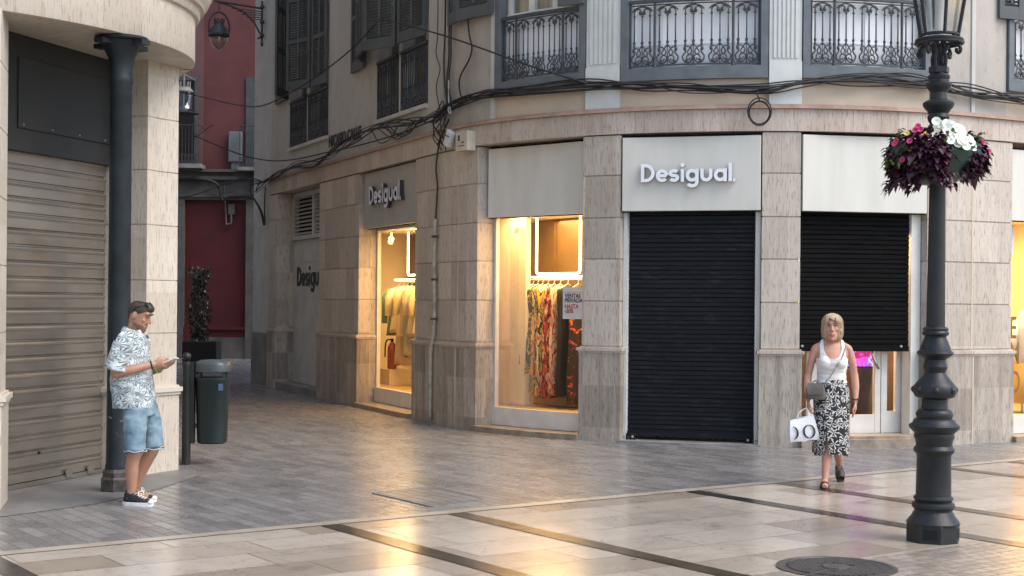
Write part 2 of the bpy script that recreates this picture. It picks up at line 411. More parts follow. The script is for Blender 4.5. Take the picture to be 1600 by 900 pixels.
def tube(bm, pts, r, seg=6, cap=True, mi=0, flat=1.0, up=None):
    pts = [V(p) for p in pts]; n = len(pts)
    rs = r if isinstance(r, (list, tuple)) else [r] * n
    t0 = (pts[1] - pts[0]).normalized()
    u = V(up) if up else (V((0, 0, 1)) if abs(t0.z) < .9 else V((0, 1, 0)))
    rings = []
    for i, p in enumerate(pts):
        t = (pts[min(i + 1, n - 1)] - pts[max(i - 1, 0)])
        if t.length < 1e-9: t = t0
        t.normalize(); u = (u - t * u.dot(t))
        if u.length < 1e-6: u = t.orthogonal()
        u.normalize(); w = t.cross(u)
        rings.append([p + (u * math.cos(a) + w * math.sin(a) * flat) * rs[i] for a in [2 * PI * k / seg for k in range(seg)]])
    loft(bm, rings, cap, mi)
def ell(bm, spec, seg=24, mi=0, cap=True, p=2):
    """stack of horizontal ellipses: (cx, cy, z, rx, ry)"""
    rings = []
    for cx, cy, z, rx, ry in spec:
        ring = []
        for k in range(seg):
            a = 2 * PI * k / seg; c, s = math.cos(a), math.sin(a)
            c = math.copysign(abs(c) ** (2 / p), c); s = math.copysign(abs(s) ** (2 / p), s)
            ring.append(V((cx + rx * c, cy + ry * s, z)))
        rings.append(ring)
    loft(bm, rings, cap, mi)
def lathe(bm, prof, seg=32, c=(0, 0, 0), mi=0, cap=True):
    ell(bm, [(c[0], c[1], c[2] + z, r, r) for z, r in prof], seg, mi, cap)
def ball(bm, c, r, mi=0, u=12, v=8):
    rx, ry, rz = r if isinstance(r, tuple) else (r, r, r)
    ell(bm, [(c[0], c[1], c[2] - rz * math.cos(PI * (i + .02) / (v + .04)), rx * math.sin(PI * (i + .02) / (v + .04)), ry * math.sin(PI * (i + .02) / (v + .04))) for i in range(v + 1)], u, mi)
def frame_mx(origin, xdir, up=(0, 0, 1)):
    """columns: x along xdir, z up, y = z cross x (into the wall when x runs with the facade)"""
    x = V(xdir).normalized(); z = V(up).normalized(); y = z.cross(x).normalized(); z = x.cross(y)
    m = Matrix((x, y, z)).transposed().to_4x4(); m.translation = V(origin); return m
def ribbon(bm, pts, w, d, mx, closed=False, y0=0):
    """letter stroke: polyline in (x,z) made w wide, from y0 to y0-d (towards the viewer)"""
    P = [V((p[0], p[1])) for p in pts]; n = len(P); L = []; Rr = []
    for i in range(n):
        a = P[(i - 1) % n] if (closed or i) else None; b = P[(i + 1) % n] if (closed or i < n - 1) else None
        d1 = (P[i] - a).normalized() if a is not None else None; d2 = (b - P[i]).normalized() if b is not None else None
        if d1 is None: d1 = d2
        if d2 is None: d2 = d1
        n1 = V((-d1.y, d1.x)); n2 = V((-d2.y, d2.x)); m_ = (n1 + n2)
        m_ = m_ / max(m_.length_squared, .35) * 2
        L.append(P[i] + m_ * w / 2); Rr.append(P[i] - m_ * w / 2)
    def v(p, y): return bm.verts.new(mx @ V((p.x, y, p.y)))
    A = [(v(L[i], y0 - d), v(Rr[i], y0 - d), v(L[i], y0), v(Rr[i], y0)) for i in range(n)]
    rng = range(n) if closed else range(n - 1)
    for i in rng:
        a, b = A[i], A[(i + 1) % n]
        for j_, q in enumerate(((a[0], b[0], b[1], a[1]), (a[0], a[2], b[2], b[0]), (a[1], b[1], b[3], a[3]), (a[2], a[3], b[3], b[2]))): bm.faces.new(q).material_index = 1 if j_ else 0
    if not closed:
        for a in (A[0], A[-1]): bm.faces.new((a[0], a[1], a[3], a[2])).material_index = 1
def arc(cx, cy, rx, ry, a0, a1, n=18):
    return [(cx + rx * math.cos(R_(a0 + (a1 - a0) * i / n)), cy + ry * math.sin(R_(a0 + (a1 - a0) * i / n))) for i in range(n + 1)]
def text_mesh(txt, size, mx, depth=.004, bold=0., squeeze=1., align='LEFT'):
    cu = bpy.data.curves.new('t', 'FONT'); cu.body = txt; cu.size = size; cu.extrude = depth / 2; cu.offset = bold; cu.align_x = align; cu.resolution_u = 4
    o = bpy.data.objects.new('t', cu); COL.objects.link(o)
    dg = bpy.context.evaluated_depsgraph_get(); me = bpy.data.meshes.new_from_object(o.evaluated_get(dg))
    bpy.data.objects.remove(o); bpy.data.curves.remove(cu)
    me.transform(mx @ Matrix.Rotation(PI / 2, 4, 'X') @ Matrix.Diagonal((squeeze, 1, 1, 1)))
    return me
def brand_word(mx, H, d=.045, stop=None):
    """geometric sans letters, cap height H, as raised strokes; returns bmesh"""
    bm = BM(); w = .185 * H; x = 0; xh = .70 * H; r = xh / 2 - w / 2
    e = .0015
    def st(pts, k=0, closed=False): ribbon(bm, [(x + a, b) for a, b in pts], w, d + k * e, mx, closed)
    word = 'Desigual.'[:stop] if stop else 'Desigual.'
    for ch in word:
        if ch == 'D':
            R2 = H / 2 - w / 2
            st([(w / 2, w / 2)] + [(w / 2, H - w / 2)] + arc(.26 * H, H / 2, R2, R2, 90, -90) , 0, True); x += .26 * H + R2 + w / 2 + .07 * H
        elif ch == 'e':
            st(arc(xh / 2, xh / 2, r, r, 2, 318, 26)); st([(xh / 2 - r + w * .4, xh / 2), (xh / 2 + r - w * .1, xh / 2)], 1); x += xh + .06 * H
        elif ch == 's':
            q = (xh - w) / 4; a = .2 * H
            st(arc(a + .03 * H, xh - w / 2 - q, a, q, 25, 270, 14)[:-1] + arc(a + .03 * H, w / 2 + q, a, q, 90, -155, 14)); x += 2 * a + w * .55 + .1 * H
        elif ch == 'i':
            st([(w / 2, 0), (w / 2, xh)]); c = []
            ring = arc(w / 2, .92 * H, w * .62, w * .62, 0, 360, 14)[:-1]
            lo = [bm.verts.new(mx @ V((x + a, -d, b))) for a, b in ring]; hi = [bm.verts.new(mx @ V((x + a, 0, b))) for a, b in ring]
            bm.faces.new(lo)
            for i in range(len(lo)): bm.faces.new((lo[i], hi[i], hi[(i + 1) % len(lo)], lo[(i + 1) % len(lo)])).material_index = 1
            x += w + .09 * H
        elif ch in 'ga':
            st(arc(xh / 2, xh / 2, r, r, 0, 360, 28)[:-1], 0, True)
            if ch == 'a': st([(xh - w / 2, 0), (xh - w / 2, xh)], 1)
            else: st([(xh - w / 2, xh), (xh - w / 2, -.02 * H)] + arc(xh / 2, -.02 * H, r, .2 * H, 0, -150, 12)[1:], 1)
            x += xh + .09 * H
        elif ch == 'u':
            a = .235 * H
            st([(w / 2, xh)] + arc(w / 2 + a, a + w / 2, a, a, 180, 360, 14) + [(w / 2 + 2 * a, xh)]); x += 2 * a + w + .08 * H
        elif ch == 'l': st([(w / 2, 0), (w / 2, H)]); x += w + .05 * H
        elif ch == '.': st([(0, w * .35), (w * .75, w * .35)]); x += w
    return bm, x

# ------------------------------------------------------------------ facade frame of the corner building
FR = 4.8; FC = (3.35, 22.05); FA0 = R_(-65.8); FA1 = R_(28); FL = FR * (FA1 - FA0)
def Fth(s): return FA0 if s < 0 else FA1 if s > FL else FA0 + s / FR
def F(s, off=0., z=0.):
    """point on the facade: s metres along it, off metres behind its face (negative = proud of it)"""
    th = Fth(s); x = FC[0] + FR * math.sin(th); y = FC[1] - FR * math.cos(th)
    ex = s if s < 0 else (s - FL if s > FL else 0)
    x += ex * math.cos(th); y += ex * math.sin(th)
    return V((x - off * math.sin(th), y + off * math.cos(th), z))
def Fdir(s): return V((math.cos(Fth(s)), math.sin(Fth(s)), 0))
def Fmx(s, off, z): return frame_mx(F(s, off, z), Fdir(s))
def chord_mx(s0, s1, off, z):
    a, b = F(s0, off, z), F(s1, off, z); return frame_mx(a, b - a), (b - a).length
def sseq(s0, s1, step=.16):
    out = [s0]
    a, b = max(s0, 0), min(s1, FL)
    if b > a:
        k = max(1, math.ceil((b - a) / step)); out += [a + (b - a) * i / k for i in range(k + 1)]
    out.append(s1); r = [out[0]]
    for x in out[1:]:
        if x - r[-1] > 1e-5: r.append(x)
    return r
def cblock(bm, s0, s1, z0, z1, o0, o1, mi=0):
    ss = sseq(s0, s1)
    for a, b in zip(ss, ss[1:]):
        quad(bm, (F(a, o0, z0), F(b, o0, z0), F(b, o0, z1), F(a, o0, z1)), ((a, z0), (b, z0), (b, z1), (a, z1)), mi)
        quad(bm, (F(b, o1, z0), F(a, o1, z0), F(a, o1, z1), F(b, o1, z1)), ((a, z0), (b, z0), (b, z1), (a, z1)), mi)
        quad(bm, (F(a, o0, z1), F(b, o0, z1), F(b, o1, z1), F(a, o1, z1)), ((a, o0), (b, o0), (b, o1), (a, o1)), mi)
        quad(bm, (F(a, o1, z0), F(b, o1, z0), F(b, o0, z0), F(a, o0, z0)), ((a, o1), (b, o1), (b, o0), (a, o0)), mi)
    quad(bm, (F(s0, o1, z0), F(s0, o0, z0), F(s0, o0, z1), F(s0, o1, z1)), ((s0 - o1, z0), (s0 - o0, z0), (s0 - o0, z1), (s0 - o1, z1)), mi)
    quad(bm, (F(s1, o0, z0), F(s1, o1, z0), F(s1, o1, z1), F(s1, o0, z1)), ((s1 + o0, z0), (s1 + o1, z0), (s1 + o1, z1), (s1 + o0, z1)), mi)
def cholewall(bm, s0, s1, z0, z1, off, depth, holes, mi=0):
    """facade face with openings (hs0,hs1,hz0,hz1) that get reveals of the given depth"""
    S = set(sseq(s0, s1, .25)); Z = {z0, z1}
    for h in holes: S |= {h[0], h[1]}; Z |= {h[2], h[3]}
    S = sorted(x for x in S if s0 - 1e-6 <= x <= s1 + 1e-6); Z = sorted(Z)
    S = [x for i, x in enumerate(S) if i == 0 or x - S[i - 1] > 1e-5]
    for a, b in zip(S, S[1:]):
        for c, d in zip(Z, Z[1:]):
            m_, k = (a + b) / 2, (c + d) / 2
            if any(h[0] < m_ < h[1] and h[2] < k < h[3] for h in holes): continue
            quad(bm, (F(a, off, c), F(b, off, c), F(b, off, d), F(a, off, d)), ((a, c), (b, c), (b, d), (a, d)), mi)
    for h in holes:
        for s in (h[0], h[1]): quad(bm, (F(s, off, h[2]), F(s, off + depth, h[2]), F(s, off + depth, h[3]), F(s, off, h[3])), ((s, h[2]), (s + depth, h[2]), (s + depth, h[3]), (s, h[3])), mi)
        for z in (h[2], h[3]):
            ss = [h[0]] + [x for x in S if h[0] < x < h[1]] + [h[1]]
            for a, b in zip(ss, ss[1:]): quad(bm, (F(a, off, z), F(b, off, z), F(b, off + depth, z), F(a, off + depth, z)), ((a, 0), (b, 0), (b, depth), (a, depth)), mi)


# ================================================================== SETTING
B0 = V((0, 12.06)); BD = V((.8134, .5817)); BN = V((.5817, -.8134))   # border of the marble promenade, along it, towards the viewer
def bp(t, n): p = B0 + BD * t + BN * n; return (p.x, p.y)
def sheet(name, poly, z, m, uvdir=BD, uvo=B0):
    bm = BM(); l = bm.loops.layers.uv.verify(); f = bm.faces.new([bm.verts.new((p[0], p[1], z)) for p in poly])
    w = V((-uvdir.y, uvdir.x))
    for lp in f.loops:
        q = V(lp.vert.co.xy) - uvo; lp[l].uv = (q.dot(uvdir), q.dot(w))
    return struct(name, bm, m)
sheet('ground', [(-250, -250), (250, -250), (250, 250), (-250, 250)], -.02, 'earth')
sheet('pavement', [bp(-30, 0), bp(40, 0), bp(40, -60), bp(-30, -60)], 0, 'pavers', uvdir=BN)
sheet('promenade', [bp(-40, .14), bp(-40, 26), bp(40, 26), bp(40, .14)], .004, 'marble')
sheet('kerb_strip', [bp(-40, 0), bp(-40, .14), bp(40, .14), bp(40, 0)], .008, 'trim_stone')
for i, t in enumerate((-5.55, -4.41, -1.867, -.73, 1.836, 2.977, 5.417, 6.56, 9.0, 10.14)):
    sheet('paving_band', [bp(t, .145), bp(t, 14), bp(t + .17, 14), bp(t + .17, .145)], .008, 'band' if i not in (3, 5) else 'band_warm')
sheet('sett_patch', [bp(6.75, 2.2), bp(6.75, 4.4), bp(8.9, 4.4), bp(8.9, 2.2)], .008, 'setts')
sheet('sett_patch', [bp(2.05 - 5.6 + 2.6, 3.35), bp(2.05 - 5.6 + 2.6, 4.6), bp(1.75, 4.6), bp(1.75, 3.35)], .008, 'setts')
# worn concrete apron in front of the arcade
sheet('concrete_apron', [(-8.2, 8.9), (-4.05, 11.05), (-3.45, 11.9), (-3.15, 12.9), (-3.05, 13.6), (-3.0, 14.0), (-3.2, 14.5), (-6.5, 16)], .004, 'concrete')

# ================================================================== CORNER BUILDING
CB = root('corner_building', 'cream corner building with rounded travertine shop front and balconies above', 'building', (3.35, 17.25, 0))
def cpart(name, bm, m, smooth=None, parent=CB): return obj(name, bm, m, parent, smooth)
ZJ = [1.17, 1.73, 2.25, 2.76, 3.28, 3.775]
def pier(s0, s1, splits=(), depth=.36):
    bm = BM(); ed = [s0] + list(splits) + [s1]
    for a, b in zip(ed, ed[1:]):
        ga, gb = (0 if a == s0 else .003), (0 if b == s1 else .003)
        for z0, z1 in zip(ZJ, ZJ[1:]): cblock(bm, a + ga, b - gb, z0 + .008, z1 - .008, 0, depth)
    cblock(bm, s0 + .012, s1 - .012, 1.1, 3.775, .014, depth - .01)
    p = cpart('pier', bm, 'trav')
    bm = BM()
    for a, b in zip(ed, ed[1:]): cblock(bm, a - (.025 if a == s0 else -.002), b + (.025 if b == s1 else -.002), -.02, 1.09, -.03, depth)
    cpart('plinth', bm, 'trav_dado', None, p)
    bm = BM(); cblock(bm, s0 - .035, s1 + .035, 1.09, 1.115, -.035, depth - .01); cblock(bm, s0 - .05, s1 + .05, 1.115, 1.15, -.055, depth - .02); cblock(bm, s0 - .02, s1 + .02, 1.15, 1.168, -.02, depth - .03)
    cpart('moulding', bm, 'trav_frieze', None, p)
    return p
pier(-9.24, -8.65); pier(-5.8, -3.56); pier(-.94, 1.10, (.62,)); pier(2.91, 3.42); pier(5.15, 5.61); pier(7.26, 8.65, (7.97,)); pier(10.6, 13.5)
for s_ in (.62, 7.97):
    bm = BM(); cblock(bm, s_ - .011, s_ + .011, 1.17, 3.77, -.004, .02); cblock(bm, s_ - .011, s_ + .011, .0, 1.085, -.034, .0); cpart('mortar_joint', bm, 'plaster')
# end strip on the alley, plaster over a grey stone base
bm = BM(); cblock(bm, -10.63, -9.245, 1.05, 8.6, .03, .6); cpart('end_pilaster', bm, 'white_plaster')
bm = BM(); cblock(bm, -10.65, -9.27, -.02, 1.045, 0, .6); cpart('end_plinth', bm, 'old_stone')
# frieze in slabs + lip
bm = BM(); s = -9.24
while s < 13.5:
    e = min(s + (.36 if -1 < s < 9 else .9), 13.5); cblock(bm, s + .0015, e - .0015, 3.785, 4.05, -.02, .62); s = e
cblock(bm, -9.22, 13.4, 3.79, 4.045, -.012, .5)
cpart('frieze', bm, 'trav_frieze')
bm = BM(); cblock(bm, -9.26, 13.5, 4.052, 4.085, -.06, .5); cblock(bm, -9.25, 13.5, 4.086, 4.105, -.035, .5); cpart('cornice', bm, 'lip')
# upper walls
HA = (-7.91, -5.41, 4.58, 8.0); HB = (-2.82, -.55, 4.54, 8.0)
bm = BM(); cholewall(bm, -9.24, .12, 4.106, 16.0, .03, .3, [HA, HB]); cpart('alley_wall', bm, 'grey_plaster')
bm = BM(); cholewall(bm, .12, 1.36, 4.106, 16.0, .02, .3, [(.62, 1.36, 5.5, 8.0)]); cblock(bm, .12, .135, 4.106, 15.9, -.01, .1); cpart('weathered_wall', bm, 'grey_stone')
for a, b, o in ((1.36, 1.44, -.005), (7.94, 8.0, .0)):
    bm = BM(); cblock(bm, a, b, 4.106, 16.0, o, .3); cpart('pilaster_edge', bm, 'white_plaster')
for a, b in ((7.3, 7.94), (8.0, 8.55)):
    bm = BM(); cblock(bm, a, b, 4.106, 16.0, .02, .3); cpart('weathered_wall', bm, 'grey_stone')
BAYS = ((1.44, 2.94), (3.40, 5.22), (5.61, 7.3), (8.55, 10.4))
for a, b in BAYS:
    bm = BM(); cblock(bm, a, b, 4.106, 4.43, .03, .3); cpart('band_wall', bm, 'plaster')
    bm = BM(); cblock(bm, a, b, 8.2, 16.0, .03, .3); cpart('attic_wall', bm, 'plaster')
bm = BM(); cblock(bm, 10.4, 13.5, 4.106, 16.0, .03, .3); cpart('side_wall', bm, 'plaster')
# building mass behind (keeps the alley dark and the sky out)
bm = BM(); prism(bm, [F(-10.6, .3)[:2], F(-9.3, .62)[:2], F(-9.3, 2.5)[:2], F(13.4, 2.5)[:2], F(13.4, 9)[:2], F(-10.6, 14)[:2]], -.02, 15.9); cpart('rear_mass', bm, 'white_plaster')
bm = BM(); ss = sseq(-10.6, 13.5)
f = bm.faces.new([bm.verts.new(F(s, -.1, 16.0)) for s in ss] + [bm.verts.new(F(13.5, 9, 16.0)), bm.verts.new(F(-10.6, 14, 16.0))]); cpart('roof', bm, 'old_stone')
# fluted pilasters between the gallery windows
for a, b in ((2.94, 3.40), (5.22, 5.61)):
    bm = BM(); cblock(bm, a, b, 4.106, 4.62, -.02, .3); cblock(bm, a, b, 4.62, 8.2, .0, .3); n = 6; w = (b - a - .08) / n
    for i in range(n): cblock(bm, a + .04 + w * i + w * .2, a + .04 + w * (i + 1) - w * .2, 4.66, 8.1, -.014, .01)
    cpart('fluted_pilaster', bm, 'mint')
    bm = BM(); cblock(bm, a, b, 8.2, 16.0, .02, .3); cpart('pilaster_head', bm, 'plaster')

# ---- railings: one ornament panel, copied along
def rail_panel_bm(h):
    bm = BM(); r = .0095
    for x in (-.105, 0, .105):
        tube(bm, [(x, 0, .27), (x, 0, h - .10)], r, 6)
        for z in (.27, .285, h - .125): ball(bm, (x, 0, z), (.022, .02, .010), u=8, v=4)
        ball(bm, (x, 0, .24), (.016, .014, .03), u=8, v=4)
    for s in (-1, 1):
        tube(bm, catmull([(s * .105, 0, h - .11), (s * .10, 0, h - .06), (s * .05, 0, h - .035), (s * .015, 0, h - .07), (0, 0, h - .12)]), r, 5)
        tube(bm, catmull([(s * .135, 0, h - .07), (s * .09, 0, h - .03), (0, 0, h - .008)]), r, 5)
        ball(bm, (s * .028, 0, h - .085), (.02, .014, .03), u=6, v=4)
        # heart-shaped scrolls at the foot
        tube(bm, catmull([(0, 0, .245), (s * .045, 0, .19), (s * .075, 0, .14), (s * .045, 0, .115), (s * .02, 0, .15), (s * .05, 0, .20), (s * .10, 0, .21), (s * .115, 0, .16)]), r * .9, 5)
        tube(bm, catmull([(s * .112, 0, .24), (s * .10, 0, .15), (s * .14, 0, .09), (s * .11, 0, .025), (s * .04, 0, .025), (0, 0, .09)]), r * 1.15, 5)
        tube(bm, catmull([(0, 0, .07), (s * .03, 0, .11), (s * .075, 0, .10), (s * .085, 0, .06), (s * .05, 0, .05), (s * .04, 0, .075)]), r * .9, 5)
        ball(bm, (s * .115, 0, .185), (.018, .012, .03), u=6, v=4); ball(bm, (s * .09, 0, .04), (.022, .012, .02), u=6, v=4)
    tube(bm, [(0, 0, .25), (0, 0, 0)], r * .8, 5)
    return bm
_panel = {}
def railing(s0, s1, z0, z1, off, n, m, posts=(), slim=1.):
    bm = BM()
    cblock(bm, s0, s1, z1 - .03, z1 + .012, off - .028, off + .028); cblock(bm, s0, s1, z0, z0 + .018, off - .012, off + .012)
    cblock(bm, s0, s1, z1 - .062, z1 - .048, off - .010, off + .010)
    w = (s1 - s0) / n
    for s_ in (s0 + .012, s1 - .012): tube(bm, [F(s_, off, z0 - .01), F(s_, off, z1 - .02)], .010, 6)
    for p in posts:
        x = s0 + w * p; tube(bm, [F(x, off, z0 - .02), F(x, off, z1 - .03)], .017, 8); tube(bm, [F(x, off, z0 - .02), F(x, off, z0 + .06)], .024, 8)
    r = cpart('railing', bm, m, 40)
    h = round(z1 - .06 - z0 - .015, 2)
    for i in range(n):
        x = s0 + w * (i + .5); key = (h, m)
        mx = Fmx(x, off, z0 + .015) @ Matrix.Diagonal((w / .34 * slim, 1, 1, 1))
        if key not in _panel:
            b_ = rail_panel_bm(h); me = bpy.data.meshes.new('baluster_panel'); b_.to_mesh(me); b_.free(); me.materials.append(M[m])
            for p in me.polygons: p.use_smooth = True
            _panel[key] = me
        o = bpy.data.objects.new('baluster_panel', _panel[key]); COL.objects.link(o); o.parent = r
        mx2 = mx.copy(); mx2.translation = mx.translation - CB.location; o.matrix_local = mx2
def gallery(a, b, first=False):
    fw = .10
    bm = BM(); o0, o1 = -.02, .10
    cblock(bm, a + .012, b - .012, 4.432, 4.575, o0, o1); cblock(bm, a + .012, a + fw, 4.576, 8.2, o0, o1); cblock(bm, b - fw, b - .012, 4.576, 8.2, o0, o1)
    cblock(bm, a + .008, b - .008, 4.42, 4.4315, o0 - .02, o1)
    g = cpart('gallery_frame', bm, 'grey_frame')
    # white boards behind the rail with raised joints
    bm = BM(); cblock(bm, a + fw, b - fw, 4.576, 5.42, .115, .155)
    w = (b - a - 2 * fw)
    for k in (.02, .25, .5, .75, .98): cblock(bm, a + fw + w * k - .022, a + fw + w * k + .022, 4.578, 5.42, .100, .12)
    cblock(bm, a + fw, b - fw, 4.86, 4.875, .105, .12)
    cpart('lower_board', bm, 'white_board', None, g)
    bm = BM()
    cblock(bm, a + fw, b - fw, 5.42, 5.47, .12, .2)
    for k in (.03, .33, .36, .64, .67, .97): cblock(bm, a + fw + w * k - .03, a + fw + w * k + .03, 5.47, 8.1, .13, .19)
    cpart('window_frame', bm, 'white_frame', None, g)
    bm = BM(); cblock(bm, a + fw, b - fw, 5.47, 8.1, .17, .175); cpart('pane', bm, 'glass', None, g)
    bm = BM(); cblock(bm, a + fw, b - fw, 5.45, 8.1, .27, .29); cpart('curtain', bm, 'curtain', None, g)
    railing(a + fw + .01, b - fw - .01, 4.60, 5.405, .035, 5, 'iron', (1, 4))
for a, b in BAYS: gallery(a, b)
# alley windows: railings, frames, dark glass
for (h0, h1, hz0, hz1), mid in ((HA, -6.75), (HB, -1.78)):
    bm = BM(); cblock(bm, mid - .07, mid + .07, hz0 + .002, hz1, .05, .3); cblock(bm, h0, h1, hz0 - .06, hz0, -.02, .3); cblock(bm, h0, h0 + .05, hz0, hz1, .2, .28); cblock(bm, h1 - .05, h1, hz0, hz1, .2, .28)
    for q in (.25, .75): cblock(bm, h0 + (h1 - h0) * q - .04, h0 + (h1 - h0) * q + .04, hz0, hz1, .22, .27)
    g = cpart('window', bm, 'white_plaster')
    bm = BM(); cblock(bm, h0, h1, hz0, hz1, .25, .256); cpart('pane', bm, 'lamp_glass', None, g)
    bm = BM(); cblock(bm, h0, h1, hz0, hz1, .29, .31); cpart('curtain', bm, 'curtain', None, g)
    railing(h0 + .03, mid - .08, hz0 + .04, 5.44, .03, 4, 'iron', ()); railing(mid + .08, h1 - .03, hz0 + .04, 5.44, .03, 4, 'iron', ())
bm = BM(); cblock(bm, .62, 1.36, 5.5, 8, .2, .25); cpart('curtain', bm, 'curtain')

# ---- louvred shutter leaves
def leaf(a, b, z0, z1, halves=1):
    """a, b = (s, off) of the two vertical edges"""
    A, B = F(a[0], a[1], z0), F(b[0], b[1], z0); W = (B - A).length; mx = frame_mx(A, B - A); bm = BM(); H = z1 - z0; st = .075
    box(bm, (0, 0, 0), (st, .04, H), mx); box(bm, (W - st, 0, 0), (W, .04, H), mx)
    zs = [0, .16]; k = max(1, round((H - .2) / .85)); hh = (H - .16 - .08 * k) / k; z = .16
    box(bm, (st, .002, 0), (W - st, .038, .16), mx)
    for i in range(k):
        n = int(hh / .042)
        for j in range(n):
            zz = z + (j + .5) * hh / n
            box(bm, (st - .004, -.016, -.004), (W - st + .004, .016, .004), mx @ Matrix.Translation((0, .02, zz)) @ Matrix.Rotation(R_(-48), 4, 'X'))
        z += hh; box(bm, (st, .002, z), (W - st, .038, z + .08), mx); z += .08
    box(bm, (W * .46, .004, .2), (W * .54, .036, H - .05), mx)
    box(bm, (W * .9, -.012, .5), (W * .93, -.002, .6), mx)
    cpart('shutter_leaf', bm, 'shutter_grey')
for a, b, z0, z1 in (((-8.8, -.03), (-7.98, -.06), 5.52, 7.9), ((-7.92, -.03), (-7.35, -.42), 5.5, 7.9), ((-6.72, -.38), (-6.1, -.12), 5.5, 7.9), ((-6.06, -.10), (-5.40, -.03), 5.5, 7.9),
                     ((-4.0, -.03), (-3.30, -.05), 5.45, 7.9), ((-3.26, -.05), (-2.86, -.30), 5.5, 7.9), ((-2.78, -.34), (-2.1, -.46), 5.50, 7.9), ((-2.05, -.46), (-1.46, -.16), 5.49, 7.9), ((-1.40, -.15), (-.56, -.03), 5.52, 7.9),
                     ((.44, -.10), (.74, -.16), 5.46, 7.9), ((.76, -.16), (1.44, -.08), 5.47, 7.9), ((8.38, -.03), (8.75, -.08), 5.32, 7.9), ((2.55, -.06), (2.92, -.05), 5.43, 7.9)):
    leaf(a, b, z0, z1)

# ---- shop bays
def sign_panel(s0, s1, z0, z1, off, gap=True, m='panel'):
    mx, W = chord_mx(s0, s1, off, z0); bm = BM(); box(bm, (.012, 0, 0), (W - .012, .06, z1 - z0), mx, bev=.006); p = cpart('sign_panel', bm, m)
    if gap:
        bm = BM(); box(bm, (-.0, .061, -.01), (W, .12, z1 - z0 + .03), mx); cpart('backing', bm, 'black', None, p)
    return p, mx, W
def shop_window(s0, s1, glass_off, zt=2.84, sill=.31, lfw=.05):
    a, b = s0 + .006, s1 - .006
    bm = BM(); cblock(bm, a, b, .075, sill, glass_off - .06, glass_off + .03); cblock(bm, a, a + lfw, sill + .001, zt, glass_off - .03, glass_off + .03); cblock(bm, b - lfw, b, sill + .001, zt, glass_off - .03, glass_off + .03)
    cblock(bm, a, b, zt + .001, zt + .06, glass_off - .03, glass_off + .03)
    w = cpart('shop_window', bm, 'white_frame')
    bm = BM(); cblock(bm, a + lfw + .002, b - lfw - .002, sill + .002, zt, glass_off - .004, glass_off + .004); cpart('pane', bm, 'glass', None, w)
    bm = BM(); cblock(bm, a + .002, b - .002, -.02, .07, -.10, glass_off + .1); cpart('sill', bm, 'stonesill', None, w)
    return w
def room(s0, s1, o0, o1, z0, z1, m='room', fl='shop_floor', ext=None):
    a, b = s0 + .008, s1 - .008; bm = BM()
    if ext:       # the room runs on behind the piers
        for zz, k in ((z0, 1), (z1, 0)): quad(bm, (F(a, o0, zz), F(b, o0, zz), F(b, .385, zz), F(a, .385, zz)), mi=k)
        a, b = ext; o0 = .385; sx = sseq(a, b, .3)
        quad(bm, (F(a, o1, z0), F(a, o0, z0), F(a, o0, z1), F(a, o1, z1))); quad(bm, (F(b, o0, z0), F(b, o1, z0), F(b, o1, z1), F(b, o0, z1)))
        for p, q in zip(sx, sx[1:]):
            quad(bm, (F(p, o1, z0), F(q, o1, z0), F(q, o1, z1), F(p, o1, z1)))
            for zz, k in ((z0, 1), (z1, 0)): quad(bm, (F(p, o0, zz), F(q, o0, zz), F(q, o1, zz), F(p, o1, zz)), mi=k)
            if q <= s0 or p >= s1: quad(bm, (F(p, o0, z0), F(q, o0, z0), F(q, o0, z1), F(p, o0, z1)))
        return cpart('shop_interior', bm, [m, fl])
    quad(bm, (F(a, o1, z0), F(b, o1, z0), F(b, o1, z1), F(a, o1, z1)))
    quad(bm, (F(a, o0, z0), F(a, o1, z0), F(a, o1, z1), F(a, o0, z1))); quad(bm, (F(b, o1, z0), F(b, o0, z0), F(b, o0, z1), F(b, o1, z1)))
    quad(bm, (F(a, o0, z1), F(a, o1, z1), F(b, o1, z1), F(b, o0, z1))); quad(bm, (F(a, o0, z0), F(b, o0, z0), F(b, o1, z0), F(a, o1, z0)), mi=1)
    return cpart('shop_interior', bm, [m, fl])
def shop_light(s, off, z, e, size=.25, c=(1, .61, .24)):
    l = bpy.data.lights.new('shop_lamp', 'AREA'); l.energy = e; l.color = c; l.shape = 'DISK'; l.size = size
    o = bpy.data.objects.new('shop_lamp', l); COL.objects.link(o); o.location = F(s, off, z)
    return o
# bay 1, closed service door
bm = BM(); cblock(bm, -8.64, -5.81, .13, 2.86, .33, .38); cblock(bm, -8.64, -5.81, .13, .62, .318, .331); cblock(bm, -8.4, -6.0, 2.44, 2.455, .32, .331); d = cpart('service_door', bm, 'white_plaster')
bm = BM(); cblock(bm, -8.64, -5.81, 2.87, 2.95, .28, .4); cblock(bm, -8.64, -8.5, 2.95, 3.77, .28, .4); cblock(bm, -5.95, -5.81, 2.95, 3.77, .28, .4); cblock(bm, -7.22, -7.10, 2.95, 3.77, .28, .4); cblock(bm, -8.64, -5.81, 3.68, 3.77, .28, .4)
z = 2.97
while z < 3.68:
    for a, b in ((-8.5, -7.22), (-7.10, -5.95)):
        quad(bm, (F(a, .30, z), F(b, .30, z), F(b, .36, z + .05), F(a, .36, z + .05)))
        quad(bm, (F(a, .30, z), F(b, .30, z), F(b, .302, z + .012), F(a, .302, z + .012)))
    z += .075
cblock(bm, -8.6, -5.85, 2.9, 3.7, .41, .43, 1); cpart('louvre', bm, ['white_plaster', 'black'], None, d)
bm = BM(); cblock(bm, -8.645, -5.805, -.02, .125, -.02, .6); cpart('threshold', bm, 'old_stone', None, d)
mx, W = chord_mx(-8.33, -6.2, .316, 1.98)
bm, w = brand_word(mx, .37, .003); cpart('lettering', bm, ['ink', 'ink'], None, d)
